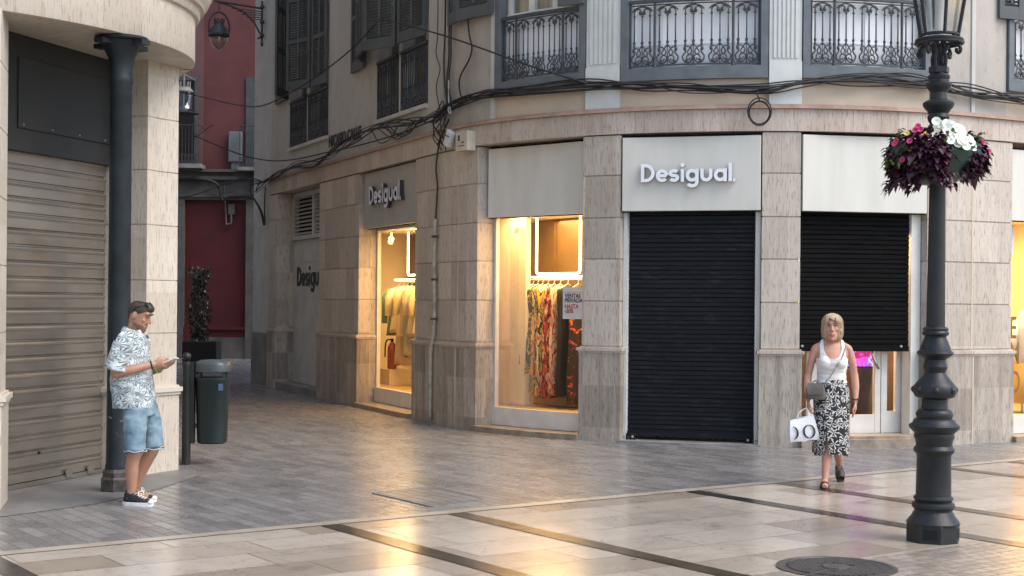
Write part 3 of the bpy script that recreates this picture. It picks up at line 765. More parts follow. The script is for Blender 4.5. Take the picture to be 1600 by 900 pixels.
# bay 2
p, mx, W = sign_panel(-3.5, -.96, 2.87, 3.76, .06, m='panel_shade')
bm, w = brand_word(mx @ Matrix.Translation((.46, -.015, .36)), .29, .06); cpart('lettering', bm, ['letter_dark', 'letter_side_dark'], None, p)
shop_window(-3.56, -.94, .33); room(-3.56, -.94, .36, 2.2, .29, 2.92, ext=(-6.4, -.95))
bm = BM(); cblock(bm, -5.9, -3.2, 1.2, 2.9, 1.7, 1.75); cpart('wall_panel', bm, 'brown_panel')
# bay 3
p, mx, W = sign_panel(1.14, 2.905, 2.83, 3.74, .13)
shop_window(1.10, 2.91, .30); room(1.10, 2.91, .36, 2.0, .29, 2.9, ext=(-.75, 2.95))
bm = BM(); cblock(bm, .30, 1.16, .30, 2.89, .78, .86); cpart('display_partition', bm, 'room')
bm = BM(); cblock(bm, -.5, 2.4, 1.5, 2.88, 1.66, 1.72); cblock(bm, .42, .47, 1.5, 2.88, 1.64, 1.661); cblock(bm, .55, 1.3, 1.55, 2.84, 1.645, 1.661); cpart('wall_panel', bm, 'brown_panel')
bm = BM(); cblock(bm, -.4, 2.5, .3, .48, 1.2, 1.9); cpart('display_step', bm, 'shop_floor')
# bay 4, closed roller shutter with the raised name over it
p, mx, W = sign_panel(3.435, 5.14, 2.835, 3.735, -.02)
bm, w = brand_word(mx @ Matrix.Translation((0.255, -.02, .345)), .222, .055); cpart('lettering', bm, ['letter', 'letter_side'], None, p)
def roller(s0, s1, off, z0, z1, pitch, m, parent=None, depth=.016, rail=True):
    mx, W = chord_mx(s0, s1, off, 0); bm = BM(); z = z1; prof = []
    while z > z0 + pitch * .5:
        prof += [(.002, z), (-depth, z - pitch * .08), (-depth, z - pitch * .42), (-depth * .2, z - pitch * .47), (-depth * .2, z - pitch * .52), (-depth * .8, z - pitch * .56), (-depth * .8, z - pitch * .9), (.004, z - pitch * .95)]; z -= pitch
    prof.append((0, z)); jit = random.Random(3)
    pts = [[bm.verts.new(mx @ V((x, y + .006 * noise.noise(V((x * 1.6 + s0 * 9, zz * 2.2, 0))) + .002 * noise.noise(V((x * 6, zz * 9, s0))), zz + .004 * noise.noise(V((x * 1.1, zz * .8, 4 + s0)))))) for y, zz in prof] for x in [W * i / 24 for i in range(25)]]
    for a, b in zip(pts, pts[1:]):
        for i in range(len(prof) - 1): bm.faces.new((a[i], b[i], b[i + 1], a[i + 1]))
    box(bm, (0, -.03, z - .03), (W, .02, z + .03), mx)
    return cpart('roller_shutter', bm, m, None, parent or CB), mx, W, z
r, mx, W, z = roller(3.46, 5.10, .18, .06, 2.9, .112, 'black_shutter', depth=.011)
for x, h in ((.05, .10), (W - .11, .10), (W - .015, .13), (-.05, .10)):
    bm = BM(); box(bm, (x, -.07, .02), (x + .07, -.031, h), mx); ball(bm, (mx @ V((x + .035, -.068, .06)))[:], .018, 1); cpart('lock', bm, ['black', 'stud'], None, r)
for a, b in ((3.425, 3.475), (5.085, 5.145)):
    bm = BM(); cblock(bm, a, b, .02, 2.84, .10, .24); cpart('door_jamb', bm, 'white_frame')
bm = BM(); cblock(bm, 3.425, 5.145, -.02, .025, -.08, .6); cpart('threshold', bm, 'old_stone')
# bay 5, half raised roller shutter over a glazed door
p, mx, W = sign_panel(5.62, 7.25, 2.83, 3.745, -.02)
r, mx, W, z = roller(5.63, 7.10, .16, 1.22, 2.9, .115, 'black_shutter2')
for x in (.04, W - .10):
    bm = BM(); ball(bm, (mx @ V((x, -.03, z + .03)))[:], .018); cpart('lock', bm, 'stud', None, r)
bm = BM(); cblock(bm, 7.115, 7.25, .1, 2.84, .12, .3); cpart('door_jamb', bm, 'white_frame')
bm = BM(); cblock(bm, 5.62, 7.25, -.02, .10, -.12, .9); cblock(bm, 5.62, 7.25, .1, .135, -.06, .9); cpart('threshold', bm, 'stonesill')
bm = BM(); o0, o1 = .34, .40
for a, b in ((5.79, 5.93), (6.74, 6.82), (6.835, 6.92), (7.06, 7.15)): cblock(bm, a, b, .137, 2.8, o0, o1)
cblock(bm, 5.93, 6.74, .137, .36, o0 + .003, o1 - .003); cblock(bm, 6.92, 7.06, .137, .40, o0 + .003, o1 - .003)
d = cpart('glazed_door', bm, 'white_frame')
bm = BM(); cblock(bm, 5.94, 6.73, .361, 2.7, .365, .373); cblock(bm, 6.925, 7.055, .401, 2.7, .365, .373); cblock(bm, 5.64, 5.785, .15, 2.7, .365, .373); cpart('pane', bm, 'glass', None, d)
bm = BM(); tube(bm, catmull([F(6.70, .30, 1.28), F(6.66, .27, 1.12), F(6.70, .26, 1.0), F(6.77, .30, .93)]), .016, 8); cpart('handle', bm, 'steel', None, d)
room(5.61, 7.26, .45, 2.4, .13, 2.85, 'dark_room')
bm = BM(); cblock(bm, 5.63, 6.02, .14, 2.8, 1.25, 1.3); cpart('display_partition', bm, 'room')
# bay 6
p, mx, W = sign_panel(8.66, 10.59, 2.80, 3.70, .05)
shop_window(8.65, 10.6, .26, lfw=.04); room(8.65, 10.6, .38, 2.0, .29, 2.9, ext=(8.6, 10.8))

# ================================================================== ARCADE BUILDING (left)
AB = root('arcade_building', 'pale stone building with rounded overhang carried on a dark iron column', 'building', (-3.9, 13.2, 0))
def apart(name, bm, m, smooth=None, parent=AB): return obj(name, bm, m, parent, smooth)
U = V((.303, .953)); UN = V((.953, -.303))                # along the chamfer wall, out of it
K = V((-3.47, 14.18)); AL = V((-.41, .912))               # pier corner, alley direction
def P2(a, u, n=0): p = V(a) + U * u + UN * n; return (p.x, p.y)
def stone_pier(poly, zs, dado, name='pier'):
    bm = BM()
    def shrink(k): c = sum((V(p) for p in poly), V((0, 0))) / len(poly); return [V(p) + (V(p) - c).normalized() * k for p in poly]
    for a, b in zip(zs, zs[1:]): prism(bm, shrink(0), a + .005, b - .005, uv=True)
    prism(bm, shrink(-.012), .7, zs[-1] - .001, uv=True)
    p = apart(name, bm, 'trav_pale')
    bm = BM(); prism(bm, shrink(.028), -.02, dado - .06, uv=True); apart('plinth', bm, 'trav_pale', None, p)
    bm = BM(); prism(bm, shrink(.045), dado - .06, dado - .03); prism(bm, shrink(.065), dado - .03, dado + .012); prism(bm, shrink(.03), dado + .012, dado + .03); apart('moulding', bm, 'trav_pale', None, p)
stone_pier([P2(K, -.24), (K.x, K.y), (K.x + .125, K.y + .20), (K.x + .125 - .41 * .6, K.y + .2 + .55), P2(K, .3, -.7), P2(K, -.24, -.5)], [.78, 1.37, 1.89, 2.43, 2.96, 3.48, 4.03], .82)
LP = V((-4.09, 11.55))
stone_pier([(LP.x - 1.2, LP.y - .86), (LP.x - .02, LP.y - .02), (LP.x - .16, LP.y + .55), (LP.x - 1.5, LP.y + .3)], [.86, 1.42, 1.97, 2.52, 3.07, 3.6, 4.03], .90)
# roller shutter on the chamfer, dark board above, light guide rail
S0 = V((-4.46, 12.58)) - U * 1.1; S1 = V((-3.96, 14.19))
mx = frame_mx((S0.x, S0.y, 0), (S1 - S0).to_3d()); W = (S1 - S0).length; bm = BM(); prof = []; z = 3.02; pitch = .142
while z > .05:
    prof += [(.012, z), (-.012, z - .008), (-.015, z - .022), (-.010, z - .036), (-.004, z - .042), (-.006, z - pitch + .018), (.012, z - pitch + .012)]; z -= pitch
prof.append((0, z)); pts = []
rj = random.Random(5); jit = [rj.uniform(-.003, .003) for _ in prof]
for i in range(13): pts.append([bm.verts.new(mx @ V((W * i / 12, y + jit[(k // 7) * 7] * .6 * math.sin(i * .45 + k // 7) + .004 * noise.noise(V((W * i / 12 * 1.3, zz * 1.5, 0))), zz))) for k, (y, zz) in enumerate(prof)])
for a, b in zip(pts, pts[1:]):
    for i in range(len(prof) - 1): bm.faces.new((a[i], b[i], b[i + 1], a[i + 1]))
box(bm, (0, -.02, z - .03), (W, .03, z + .012), mx)
rs = apart('roller_shutter', bm, 'steel')
for x in (W - .75, W - .4):
    bm = BM(); box(bm, (x, -.035, .03), (x + .10, -.021, .10), mx); apart('lock', bm, 'steel', None, rs)
bm = BM(); ball(bm, (mx @ V((W - 1.15, -.02, .3)))[:], .014); apart('keyhole', bm, 'black', None, rs)
bm = BM(); box(bm, (W + .002, -.05, 0), (W + .05, .03, 3.02), mx); apart('guide_rail', bm, 'trav_pale')
bm = BM(); box(bm, (-.3, -.10, 3.0), (W + .62, .02, 4.02), mx); box(bm, (W - 1.62, -.116, 3.2), (W + .5, -.101, 3.82), mx, bev=.004); b = apart('fascia_board', bm, 'dark_board')
bm = BM()
for i in range(5):
    for zz in (3.23,): ball(bm, (mx @ V((W - 1.55 + .42 * i, -.118, zz)))[:], .008, u=6, v=4)
apart('screw', bm, 'stud', None, b)
bm = BM(); box(bm, (-.3, .04, -.02), (W + .62, .3, 4.02), mx); apart('chamfer_wall', bm, 'black')
# alley side and street side walls of the mass, up to the roof
E0 = V((K.x + .10, K.y + .25)); E1 = E0 + AL * 24
bm = BM(); prism(bm, [(E0.x - .02, E0.y), (E1.x, E1.y), (E1.x - 9, E1.y - 3), (E1.x - 14, E1.y - 12), (LP.x - 12, LP.y - 8.2), (LP.x - 1.0, LP.y - .6), P2(S0, .4, -.45), P2(S1, .3, -.45)], -.02, 4.02, uv=True); apart('ground_wall', bm, 'trav_pale')
# rounded overhang: profile swept along a smooth plan curve
plan = catmull([(-16, 3.2, 0), (-9.5, 7.75, 0), (-5.6, 10.52, 0), (-4.6, 11.25, 0), (-4.02, 11.72, 0), (-3.52, 12.36, 0), (-3.2, 13.1, 0), (-3.10, 13.8, 0), (-3.22, 14.45, 0), (-3.62, 15.3, 0), (-6.0, 20.6, 0), (-13.2, 36.6, 0)], 8)
def sweep(bm, prof, uv=True):
    rows = []; u = 0; us = []
    for i, p in enumerate(plan):
        t = (plan[min(i + 1, len(plan) - 1)] - plan[max(i - 1, 0)]).normalized(); n = V((t.y, -t.x, 0))
        if i: u += (p - plan[i - 1]).length
        us.append(u); rows.append([bm.verts.new(p + n * o + V((0, 0, z))) for o, z in prof])
    l = bm.loops.layers.uv.verify()
    pl = [0]
    for a, b in zip(prof, prof[1:]): pl.append(pl[-1] + math.hypot(b[0] - a[0], b[1] - a[1]))
    for i in range(len(rows) - 1):
        for k in range(len(prof) - 1):
            f = bm.faces.new((rows[i][k], rows[i + 1][k], rows[i + 1][k + 1], rows[i][k + 1]))
            for lp, c in zip(f.loops, ((us[i], pl[k]), (us[i + 1], pl[k]), (us[i + 1], pl[k + 1]), (us[i], pl[k + 1]))): lp[l].uv = c
bm = BM()
sweep(bm, [(-.9, 4.021), (-.006, 4.021), (0, 4.03), (0, 4.44)])
sweep(bm, [(0, 4.44), (.03, 4.445), (.045, 4.47), (.05, 4.52), (.085, 4.53), (.10, 4.575), (.13, 4.60), (.155, 4.66), (.155, 4.70), (.19, 4.71), (.20, 4.90), (.17, 4.93), (-.3, 4.96)])
apart('rounded_overhang', bm, 'trav_pale', 35)
bm = BM(); sweep(bm, [(-.25, 4.95), (-.25, 13.0)]); pr = [p for p in plan]; f = bm.faces.new([bm.verts.new((p.x, p.y, 13)) for p in pr] + [bm.verts.new((-24, 34, 13)), bm.verts.new((-24, 4, 13))]); apart('upper_wall', bm, 'trav_pale')
bm = BM(); f = bm.faces.new([bm.verts.new((p.x - .0, p.y, 4.0225)) for p in plan[8:-8]] + [bm.verts.new((-8, 19, 4.0225)), bm.verts.new((-9, 12, 4.0225))]); apart('soffit', bm, 'trav_pale')
# iron column
CC = (-3.485, 12.78)
bm = BM(); lathe(bm, [(.2, .112), (.23, .112), (.25, .104), (1.2, .100), (3.60, .094), (3.62, .104), (3.66, .104), (3.68, .096), (3.76, .098), (3.84, .115), (3.92, .155), (3.98, .20)], 28, (*CC, 0))
for a in range(4):
    m_ = Matrix.Translation((*CC, 3.98)) @ Matrix.Rotation(PI / 4 + a * PI / 2 + .3, 4, 'Z'); box(bm, (.10, -.05, -.04), (.285, .05, .0), m_)
lathe(bm, [(3.985, .215), (4.0, .23), (4.02, .23)], 28, (*CC, 0)); col = apart('column', bm, 'column', 40)
bm = BM(); ell(bm, [(*CC, -.02, .150, .150), (*CC, .11, .150, .150), (*CC, .13, .135, .135), (*CC, .17, .135, .135), (*CC, .2, .118, .118)], 8); apart('base', bm, 'rust', None, col)

# ================================================================== RED BUILDING at the end of the alley
RB = root('red_building', 'dark red building closing the end of the alley, faded above its cornice', 'building', (-8.5, 42, 0))
def rpart(name, bm, m, smooth=None, parent=RB): return obj(name, bm, m, parent, smooth)
RY = 42.0
def rbox(bm, x0, x1, z0, z1, d0=0, d1=.3): box(bm, (x0, RY - d0, z0), (x1, RY + d1, z1))
bm = BM(); rbox(bm, -22, -4, 1.0, 4.62); rpart('lower_wall', bm, 'red_wall')
bm = BM(); rbox(bm, -22, -4, -.02, .62, .12); rpart('plinth', bm, 'shade_stone')
bm = BM(); rbox(bm, -22, -4, .62, .84, .09); rbox(bm, -22, -4, .84, .93, .15); rbox(bm, -22, -4, .93, 1.0, .05); rpart('dado_moulding', bm, 'red_wall')
bm = BM(); rbox(bm, -9.6, -8.85, -.02, .84, .16); rpart('pier_base', bm, 'red_wall')
bm = BM(); rbox(bm, -10.3, -9.55, .0, 4.61, .17); rbox(bm, -7.75, -7.2, -.01, 4.61, .17); rpart('pilaster', bm, 'shade_stone')
bm = BM(); rbox(bm, -22, -4, 4.62, 5.2, .1); rbox(bm, -22, -4, 5.2, 5.3, .22); rbox(bm, -22, -4, 5.3, 5.42, .14); rbox(bm, -22, -4, 5.42, 5.5, .28); rbox(bm, -22, -4, 4.7, 4.78, .15); rpart('cornice', bm, 'shade_stone')
bm = BM(); rbox(bm, -22, -4, 5.5, 19); rpart('upper_wall', bm, 'pink_wall')
bm = BM(); rbox(bm, -9.72, -9.05, 5.5, 15, .05); rpart('pilaster', bm, 'pink_strip')
bm = BM(); rbox(bm, -10.15, -8.98, 5.5, 5.62, .62, 0); b = rpart('balcony', bm, 'old_stone')
def rrail(x0, x1, z0, z1, d, parent):
    bm = BM(); rbox(bm, x0, x1, z1 - .03, z1, d + .02, -d + .02); rbox(bm, x0, x1, z0 + .26, z0 + .28, d + .015, -d + .015); rbox(bm, x0, x1, z0 + .02, z0 + .04, d + .015, -d + .015)
    n = int((x1 - x0) / .09)
    for i in range(n + 1):
        x = x0 + (x1 - x0) * i / n; tube(bm, [(x, RY - d, z0), (x, RY - d, z1)], .011, 5)
        if i < n:
            c = x + .045; tube(bm, [(c + .04 * math.cos(a), RY - d, z0 + .15 + .09 * math.sin(a)) for a in [2 * PI * k / 10 for k in range(11)]], .012, 5)
    for x in (x0, x1): tube(bm, [(x, RY - d, z1 - .02), (x, RY - .02, z1 - .02)], .012, 5)
    rpart('railing', bm, 'iron', None, parent)
rrail(-10.1, -9.05, 5.62, 6.75, .58, b)
bm = BM(); rbox(bm, -10.0, -9.2, 5.62, 8.2, .06, .1); w = rpart('window', bm, 'shutter_grey')
bm = BM(); rbox(bm, -9.9, -9.3, 5.7, 8.1, .075, -.06); rpart('pane', bm, 'black', None, w)
bm = BM(); rbox(bm, -7.95, -6.9, 5.45, 5.55, .5, 0); b = rpart('balcony', bm, 'old_stone'); rrail(-7.9, -7.0, 5.55, 6.75, .46, b)
bm = BM(); rbox(bm, -7.8, -7.0, 5.55, 8.2, .06, .1); w = rpart('window', bm, 'shutter_grey')
t = obj('wall_cabinet', (lambda b: (box(b, (-8.27, 41.78, 5.72), (-7.88, 41.998, 6.6), bev=.03), box(b, (-8.19, 41.84, 5.5), (-7.95, 41.998, 5.72)), b)[-1])(BM()), ['old_stone'], None, None, (-8.1, 41.9, 5.7))
t.data.materials.clear(); t.data.materials.append(mat('pale_metal', (.17, .19, .205), None, .6, 3)); tag(t, 'pale grey metal cabinet fixed high on the faded red wall', 'cabinet')
t = obj('junction_box', (lambda b: (box(b, (-8.28, 41.88, 4.2), (-8.1, 41.998, 4.5), bev=.01), tube(b, catmull([(-8.19, 41.9, 4.2), (-8.2, 41.9, 3.95), (-8.33, 41.9, 3.9)]), .03, 6), tube(b, catmull([(-8.33, 41.9, 3.9), (-8.36, 41.9, 4.4), (-8.4, 41.85, 5.1)]), .022, 6), b)[-1])(BM()), 'shade_stone', None, None, (-8.2, 41.9, 4.2))
tag(t, 'small grey electrical box with drooping pipe on the dark red wall', 'electrical box')
# ---- cables strung along the red building
def cable(pts, r, label, n=8, m='cable', group='cables strung along and between the walls', jit=0, rnd=random):
    p = catmull(pts, n)
    if jit: p = [q + V((rnd.uniform(-jit, jit), rnd.uniform(-jit, jit), rnd.uniform(-jit, jit))) for q in p]
    bm = BM(); tube(bm, p, r, 5); c = sum(p, V()) / len(p)
    o = obj('cable', bm, m, None, 0, (c.x, c.y, c.z)); tag(o, label, 'cable', group); return o
cable([(-10.2, 41.7, 5.15), (-9.2, 41.7, 5.2), (-8.6, 41.72, 5.08), (-8.42, 41.75, 4.6), (-8.2, 41.75, 4.7), (-7.4, 41.7, 4.75)], .04, 'thick black pipe-like cable below the grey cornice of the red building')
cable([(-10.2, 41.68, 4.55), (-9.2, 41.68, 4.75), (-8.4, 41.68, 5.05), (-7.4, 41.68, 5.35)], .02, 'thin dark cable slanting up across the grey cornice of the red building')

# ================================================================== OBJECTS: cables on the corner building
PATH = [(-9.9, 3.95), (-9.5, 4.0), (-8.3, 4.08), (-7.0, 4.16), (-5.7, 4.15), (-4.6, 4.23), (-3.56, 4.34), (-2.6, 4.40), (-1.6, 4.38), (-.7, 4.28), (.1, 4.26), (.62, 4.36), (1.3, 4.42), (2.1, 4.40), (3, 4.42), (3.7, 4.36), (4.3, 4.30), (5.1, 4.28), (5.6, 4.36), (6.2, 4.40), (6.9, 4.42), (7.4, 4.40), (7.9, 4.35), (8.9, 4.31), (10, 4.25), (11.5, 4.28)]
rc = random.Random(21)
for k in range(10):
    ph = rc.uniform(0, 6); pts = []
    a, b = rc.choice([(0, 26), (0, 26), (0, 12), (10, 26), (10, 26)])
    for i, (s, z) in enumerate(PATH[a:b]):
        pts.append(F(s, -.045 - .008 * (k % 5) - rc.uniform(0, .025) - (.03 if s < .2 else 0), z + rc.gauss(0, .03) + .04 * math.sin(ph + s * 1.4)))
    cable(pts, rc.choice([.006, .007, .009, .011]), 'black cable in the tangled bundle running along the wall above the shop signs', 5, group='cables in the bundle above the shop signs')
for k in range(5):   # sagging strands under the alley bundle
    s0 = rc.uniform(-3.0, -1.6); s1 = s0 + rc.uniform(1.2, 2.0)
    cable([F(s0, -.06, 4.40), F((s0 + s1) / 2 - .2, -.07, 4.22 - rc.uniform(0, .1)), F((s0 + s1) / 2 + .3, -.07, 4.2 - rc.uniform(0, .08)), F(s1, -.06, 4.33)], .008, 'thin black cable sagging under the alley-side bundle below the second pair of shutters', 8, group='sagging strands under the alley bundle')
for k in range(7):   # strands around the corner junction
    s0 = .35 + rc.uniform(-.2, .2)
    cable([F(s0, -.05, 4.40 + rc.uniform(-.05, .1)), F(s0 - rc.uniform(-.1, .3), -.12, 4.2), F(s0 - rc.uniform(-.1, .35), -.12, 4.0), F(s0 - rc.uniform(-.2, .2), -.08, 3.85 + rc.uniform(-.1, .1))], .008, 'loose black cable end hanging from the tangle at the building corner', 7, group='loose cable ends at the corner')
for i, (ds, top) in enumerate(((.30, .28), (.36, .40), (.42, .46), (.72, .9))):
    cable([F(ds + .08, -.05, 4.35), F(ds, -.06, 4.7), F(top - .04 * (i == 0) + .1 * (i == 3), -.05, 5.05), F(top, -.05, 5.6), F(top + .02, -.04, 7.9)], .012, 'black cable climbing the weathered wall at the corner up to the shutters', 6, group='cables climbing the corner wall')
cable([F(.42, -.06, 4.75), F(.45, -.07, 4.45), F(.5, -.1, 4.3), F(.56, -.1, 4.27), F(.52, -.09, 4.36)], .010, 'short white cable looping over the tangle at the building corner', 8, 'cable_white')
cable([F(-.1, -.02, 7.5), F(-.06, -.02, 5.6), F(-.12, -.02, 5.2), F(.04, -.02, 4.95), F(-.1, -.02, 4.7), F(.08, -.03, 4.35)], .007, 'thin wavering cable on the plaster between shutters and weathered wall', 8)
cable([F(.42, -.05, 4.2), F(.2, -.07, 3.95), F(.0, -.05, 3.6), F(.03, -.04, 3.3), F(-.04, -.035, 2.85)], .013, 'black cable dropping from the tangle into the cream conduit', 8)
cable([F(-1.4, -.40, 5.85), F(-.6, -.35, 5.65), F(.9, -.25, 5.2), F(2.2, -.12, 4.7), F(3.0, -.08, 4.42)], .012, 'taut black cable slanting from the open shutters down to the bundle', 6)
cable([F(-1.4, -.42, 5.85), F(-2.0, -.7, 5.45), F(-3.2, -1.0, 5.12), F(-5.0, -1.2, 4.98), F(-7.2, -1.1, 5.25), (-6.1, 29.0, 5.75), (-7.3, 29.5, 6.1), (-9.4, 29.0, 6.8)], .011, 'long black cable sagging across the alley from the open shutters', 8)
cable([F(.3, -.1, 4.25), F(-.9, -.35, 4.1), F(-2.6, -.7, 4.02), F(-5.5, -1.0, 4.1), (-5.6, 26.0, 4.6), (-7.6, 27.0, 5.6), (-9.2, 28.5, 6.4)], .011, 'long black cable swinging low across the alley from the corner tangle', 8)
cable([(-7.2, 34.5, 5.9), (-8.2, 36, 5.7), (-9.5, 36.5, 6.0)], .010, 'black cable crossing the alley in front of the faded red wall', 8)
for k in range(3):
    o = [F(-9.35 + .07 * k, -.08, 4.05), F(-9.7, -.22, 4.12 - .05 * k), F(-10.0, -.2, 3.9), F(-9.6 + .05 * k, -.1, 3.5), F(-9.45 + .05 * k, -.06, 3.2), F(-9.4, -.06, 3.6), F(-9.35, -.06, 3.95)]
    cable(o, .012, 'black cable looping down at the far alley end of the bundle', 7, group='cable loops at the alley end')
bm = BM(); mxc = Fmx(5.10, -.10, 4.0); rr = random.Random(4)
for k in range(4):
    R0 = .13 + rr.uniform(-.012, .012); dz = rr.uniform(-.02, .01)
    tube(bm, [mx2 for mx2 in [mxc @ V((R0 * math.cos(a), -.01 * k, dz + R0 * 1.15 * math.sin(a))) for a in [2 * PI * i / 28 for i in range(29)]]], .008, 5)
tube(bm, [mxc @ V((0, 0, .14)), mxc @ V((-.03, .01, .22)), mxc @ V((.02, .02, .3))], .010, 5)
tag(obj('cable_coil', bm, 'cable', None, 0, F(5.10, -.1, 4.0)), 'coil of black cable hanging below the bundle right of the central sign', 'cable coil')
bm = BM(); mxb = Fmx(.56, -.12, 3.92) @ Matrix.Rotation(R_(30), 4, 'Y'); box(bm, (-.06, -.04, -.11), (.06, .04, .11), mxb, bev=.012)
o = obj('cable_box', bm, 'box', None, None, F(.56, -.12, 3.92)); tag(o, 'white plastic box hanging askew in the cable tangle', 'junction box')
bm = BM(); tube(bm, [mxb @ V(p) for p in ((-.062, -.044, .02), (0, -.046, .035), (.062, -.044, .05))], .006, 5); x = obj('tie', bm, 'cable'); x.data.transform(Matrix.Translation(-o.location)); x.parent = o
bm = BM(); cblock(bm, .80, 1.07, 3.72, 3.98, -.16, -.021); o = obj('alarm_box', bm, 'cream_box', None, None, F(.93, -.1, 3.72)); tag(o, 'square cream alarm box fixed to the stone band at the corner', 'alarm box')
bm = BM(); cblock(bm, .86, .90, 3.85, 3.93, -.164, -.1601); cblock(bm, .86, 1.0, 3.78, 3.79, -.164, -.1601); cblock(bm, .94, 1.0, 3.82, 3.835, -.164, -.1601)
pm = obj('mark', bm, 'rust', None); pm.data.transform(Matrix.Translation(-F(.93, -.1, 3.72))); pm.parent = o
bm = BM(); p = catmull([F(-.03, -.045, 2.86), F(-.04, -.05, 2.2), F(-.02, -.05, 1.75), F(-.04, -.05, 1.3), F(-.07, -.075, 1.05), F(-.10, -.07, .85), F(-.10, -.07, .05)], 6); tube(bm, p, .026, 8)
o = obj('conduit_pipe', bm, 'pipe', None, 0, F(-.05, -.05, 0)); tag(o, 'cream conduit pipe running down the stone pier beside the lit window', 'pipe')
bm = BM()
for z in (2.6, 2.0, 1.45): cblock(bm, -.075, .0, z, z + .03, -.085, .0)
pm = obj('clamp', bm, 'rust', None); pm.data.transform(Matrix.Translation(-F(-.05, -.05, 0))); pm.parent = o
# street name letters on the alley wall
mx, W = chord_mx(-5.3, -3.0, .005, 4.36)
me = text_mesh('NICASIO CALLE', .27, mx, .01, .006, .92); me.transform(Matrix.Identity(4)); o = obj('street_name', me, 'ink', None, None, F(-4.4, 0, 4.3)); tag(o, 'worn black street name letters on the alley wall plaster', 'street name')
# letters and notices at the shop glass
mx, W = chord_mx(8.69, 10.5, .252, 0)
def vinyl(t, x, z, size, sq, m, par, d=.002, off=-.012, bold=0): return obj('lettering', text_mesh(t, size, mx @ Matrix.Translation((x, off, z)), d, bold, sq), m, par)
for t, x, z in (('HE', .02, 1.30), ('M', .19, .97), ('O', .19, .60)):
    o = obj('window_lettering', text_mesh(t, .40, mx @ Matrix.Translation((x, -.012, z)), .002, .004, .62), 'brown_ink', None, None, mx @ V((x, -.012, z)))
    tag(o, {'HE': 'uppermost brown vinyl lettering on the right-hand yellow window', 'M': 'middle line of brown vinyl lettering on the right-hand yellow window', 'O': 'lowest brown vinyl lettering on the right-hand yellow window'}[t], 'lettering', 'vinyl lines on the right-hand window')
bm = BM(); box(bm, (-.02, -.010, 2.38), (.26, -.005, 2.72), mx); o = obj('window_notice', bm, 'paper', None, None, mx @ V((.1, -.01, 2.4))); tag(o, 'white notice high in the corner of the right-hand yellow window', 'notice')
bm = BM(); box(bm, (.0, -.0125, 2.55), (.22, -.0105, 2.70), mx); pp = obj('dark_field', bm, 'ink', o); 
vinyl('F!', .06, 2.57, .16, .85, 'paper', o, .001, -.0135, .004); vinyl('AR!', .03, 2.43, .11, .75, 'ink', o, .001, -.0115, .003)
mx, W = chord_mx(2.40, 2.86, .285, 0)
bm = BM(); box(bm, (.035, -.004, 1.50), (.42, .0, 1.905), mx); o = obj('sale_notice', bm, 'paper', None, None, mx @ V((.2, 0, 1.5))); tag(o, 'white sale notice with black and red words on the window glass', 'notice')
for t, z, m, in (('VENTAS', 1.77, 'ink'), ('PRIVADAS', 1.71, 'ink'), ('HASTA', 1.635, 'red_ink'), ('-50%', 1.575, 'red_ink')):
    vinyl(t, .065, z, .075, .88, m, o, .001, -.0055, .0022)
bm = BM(); box(bm, (.06, -.0055, 1.84), (.41, -.0045, 1.844), mx); obj('rule', bm, 'ink', o)

# ---- shop interiors: neon frames, rails, garments, lamps, extinguisher, mannequin
def neon(s0, s1, off, z0, z1, label):
    bm = BM(); tube(bm, [F(s0, off, z1), F(s0, off, z0 + .05), F(s0 + .015, off, z0 + .015), F(s0 + .05, off, z0), F(s1 - .05, off, z0), F(s1 - .015, off, z0 + .015), F(s1, off, z0 + .05), F(s1, off, z1)], .016, 8)
    tag(obj('neon_lamp', bm, 'tube', None, 0, F((s0 + s1) / 2, off, z1)), label, 'lamp', 'hanging light frames in the shop windows')
def crail(s0, s1, off, z, label, lit=True):
    bm = BM(); tube(bm, [F(s0, off, z), F(s1, off, z)], .013, 8); tube(bm, [F(s0, off, z), F(s0, off + .5, z)], .011, 6); tube(bm, [F(s1, off, z), F(s1, off + .5, z)], .011, 6)
    o = obj('clothes_rail', bm, 'white_frame', None, 0, F((s0 + s1) / 2, off, z)); tag(o, label, 'clothes rail')
    bm = BM(); cblock(bm, s0 + .02, s1 - .02, z + .03, z + .045, off - .012, off + .012); x = obj('light_strip', bm, 'tube'); x.data.transform(Matrix.Translation(-o.location)); x.parent = o
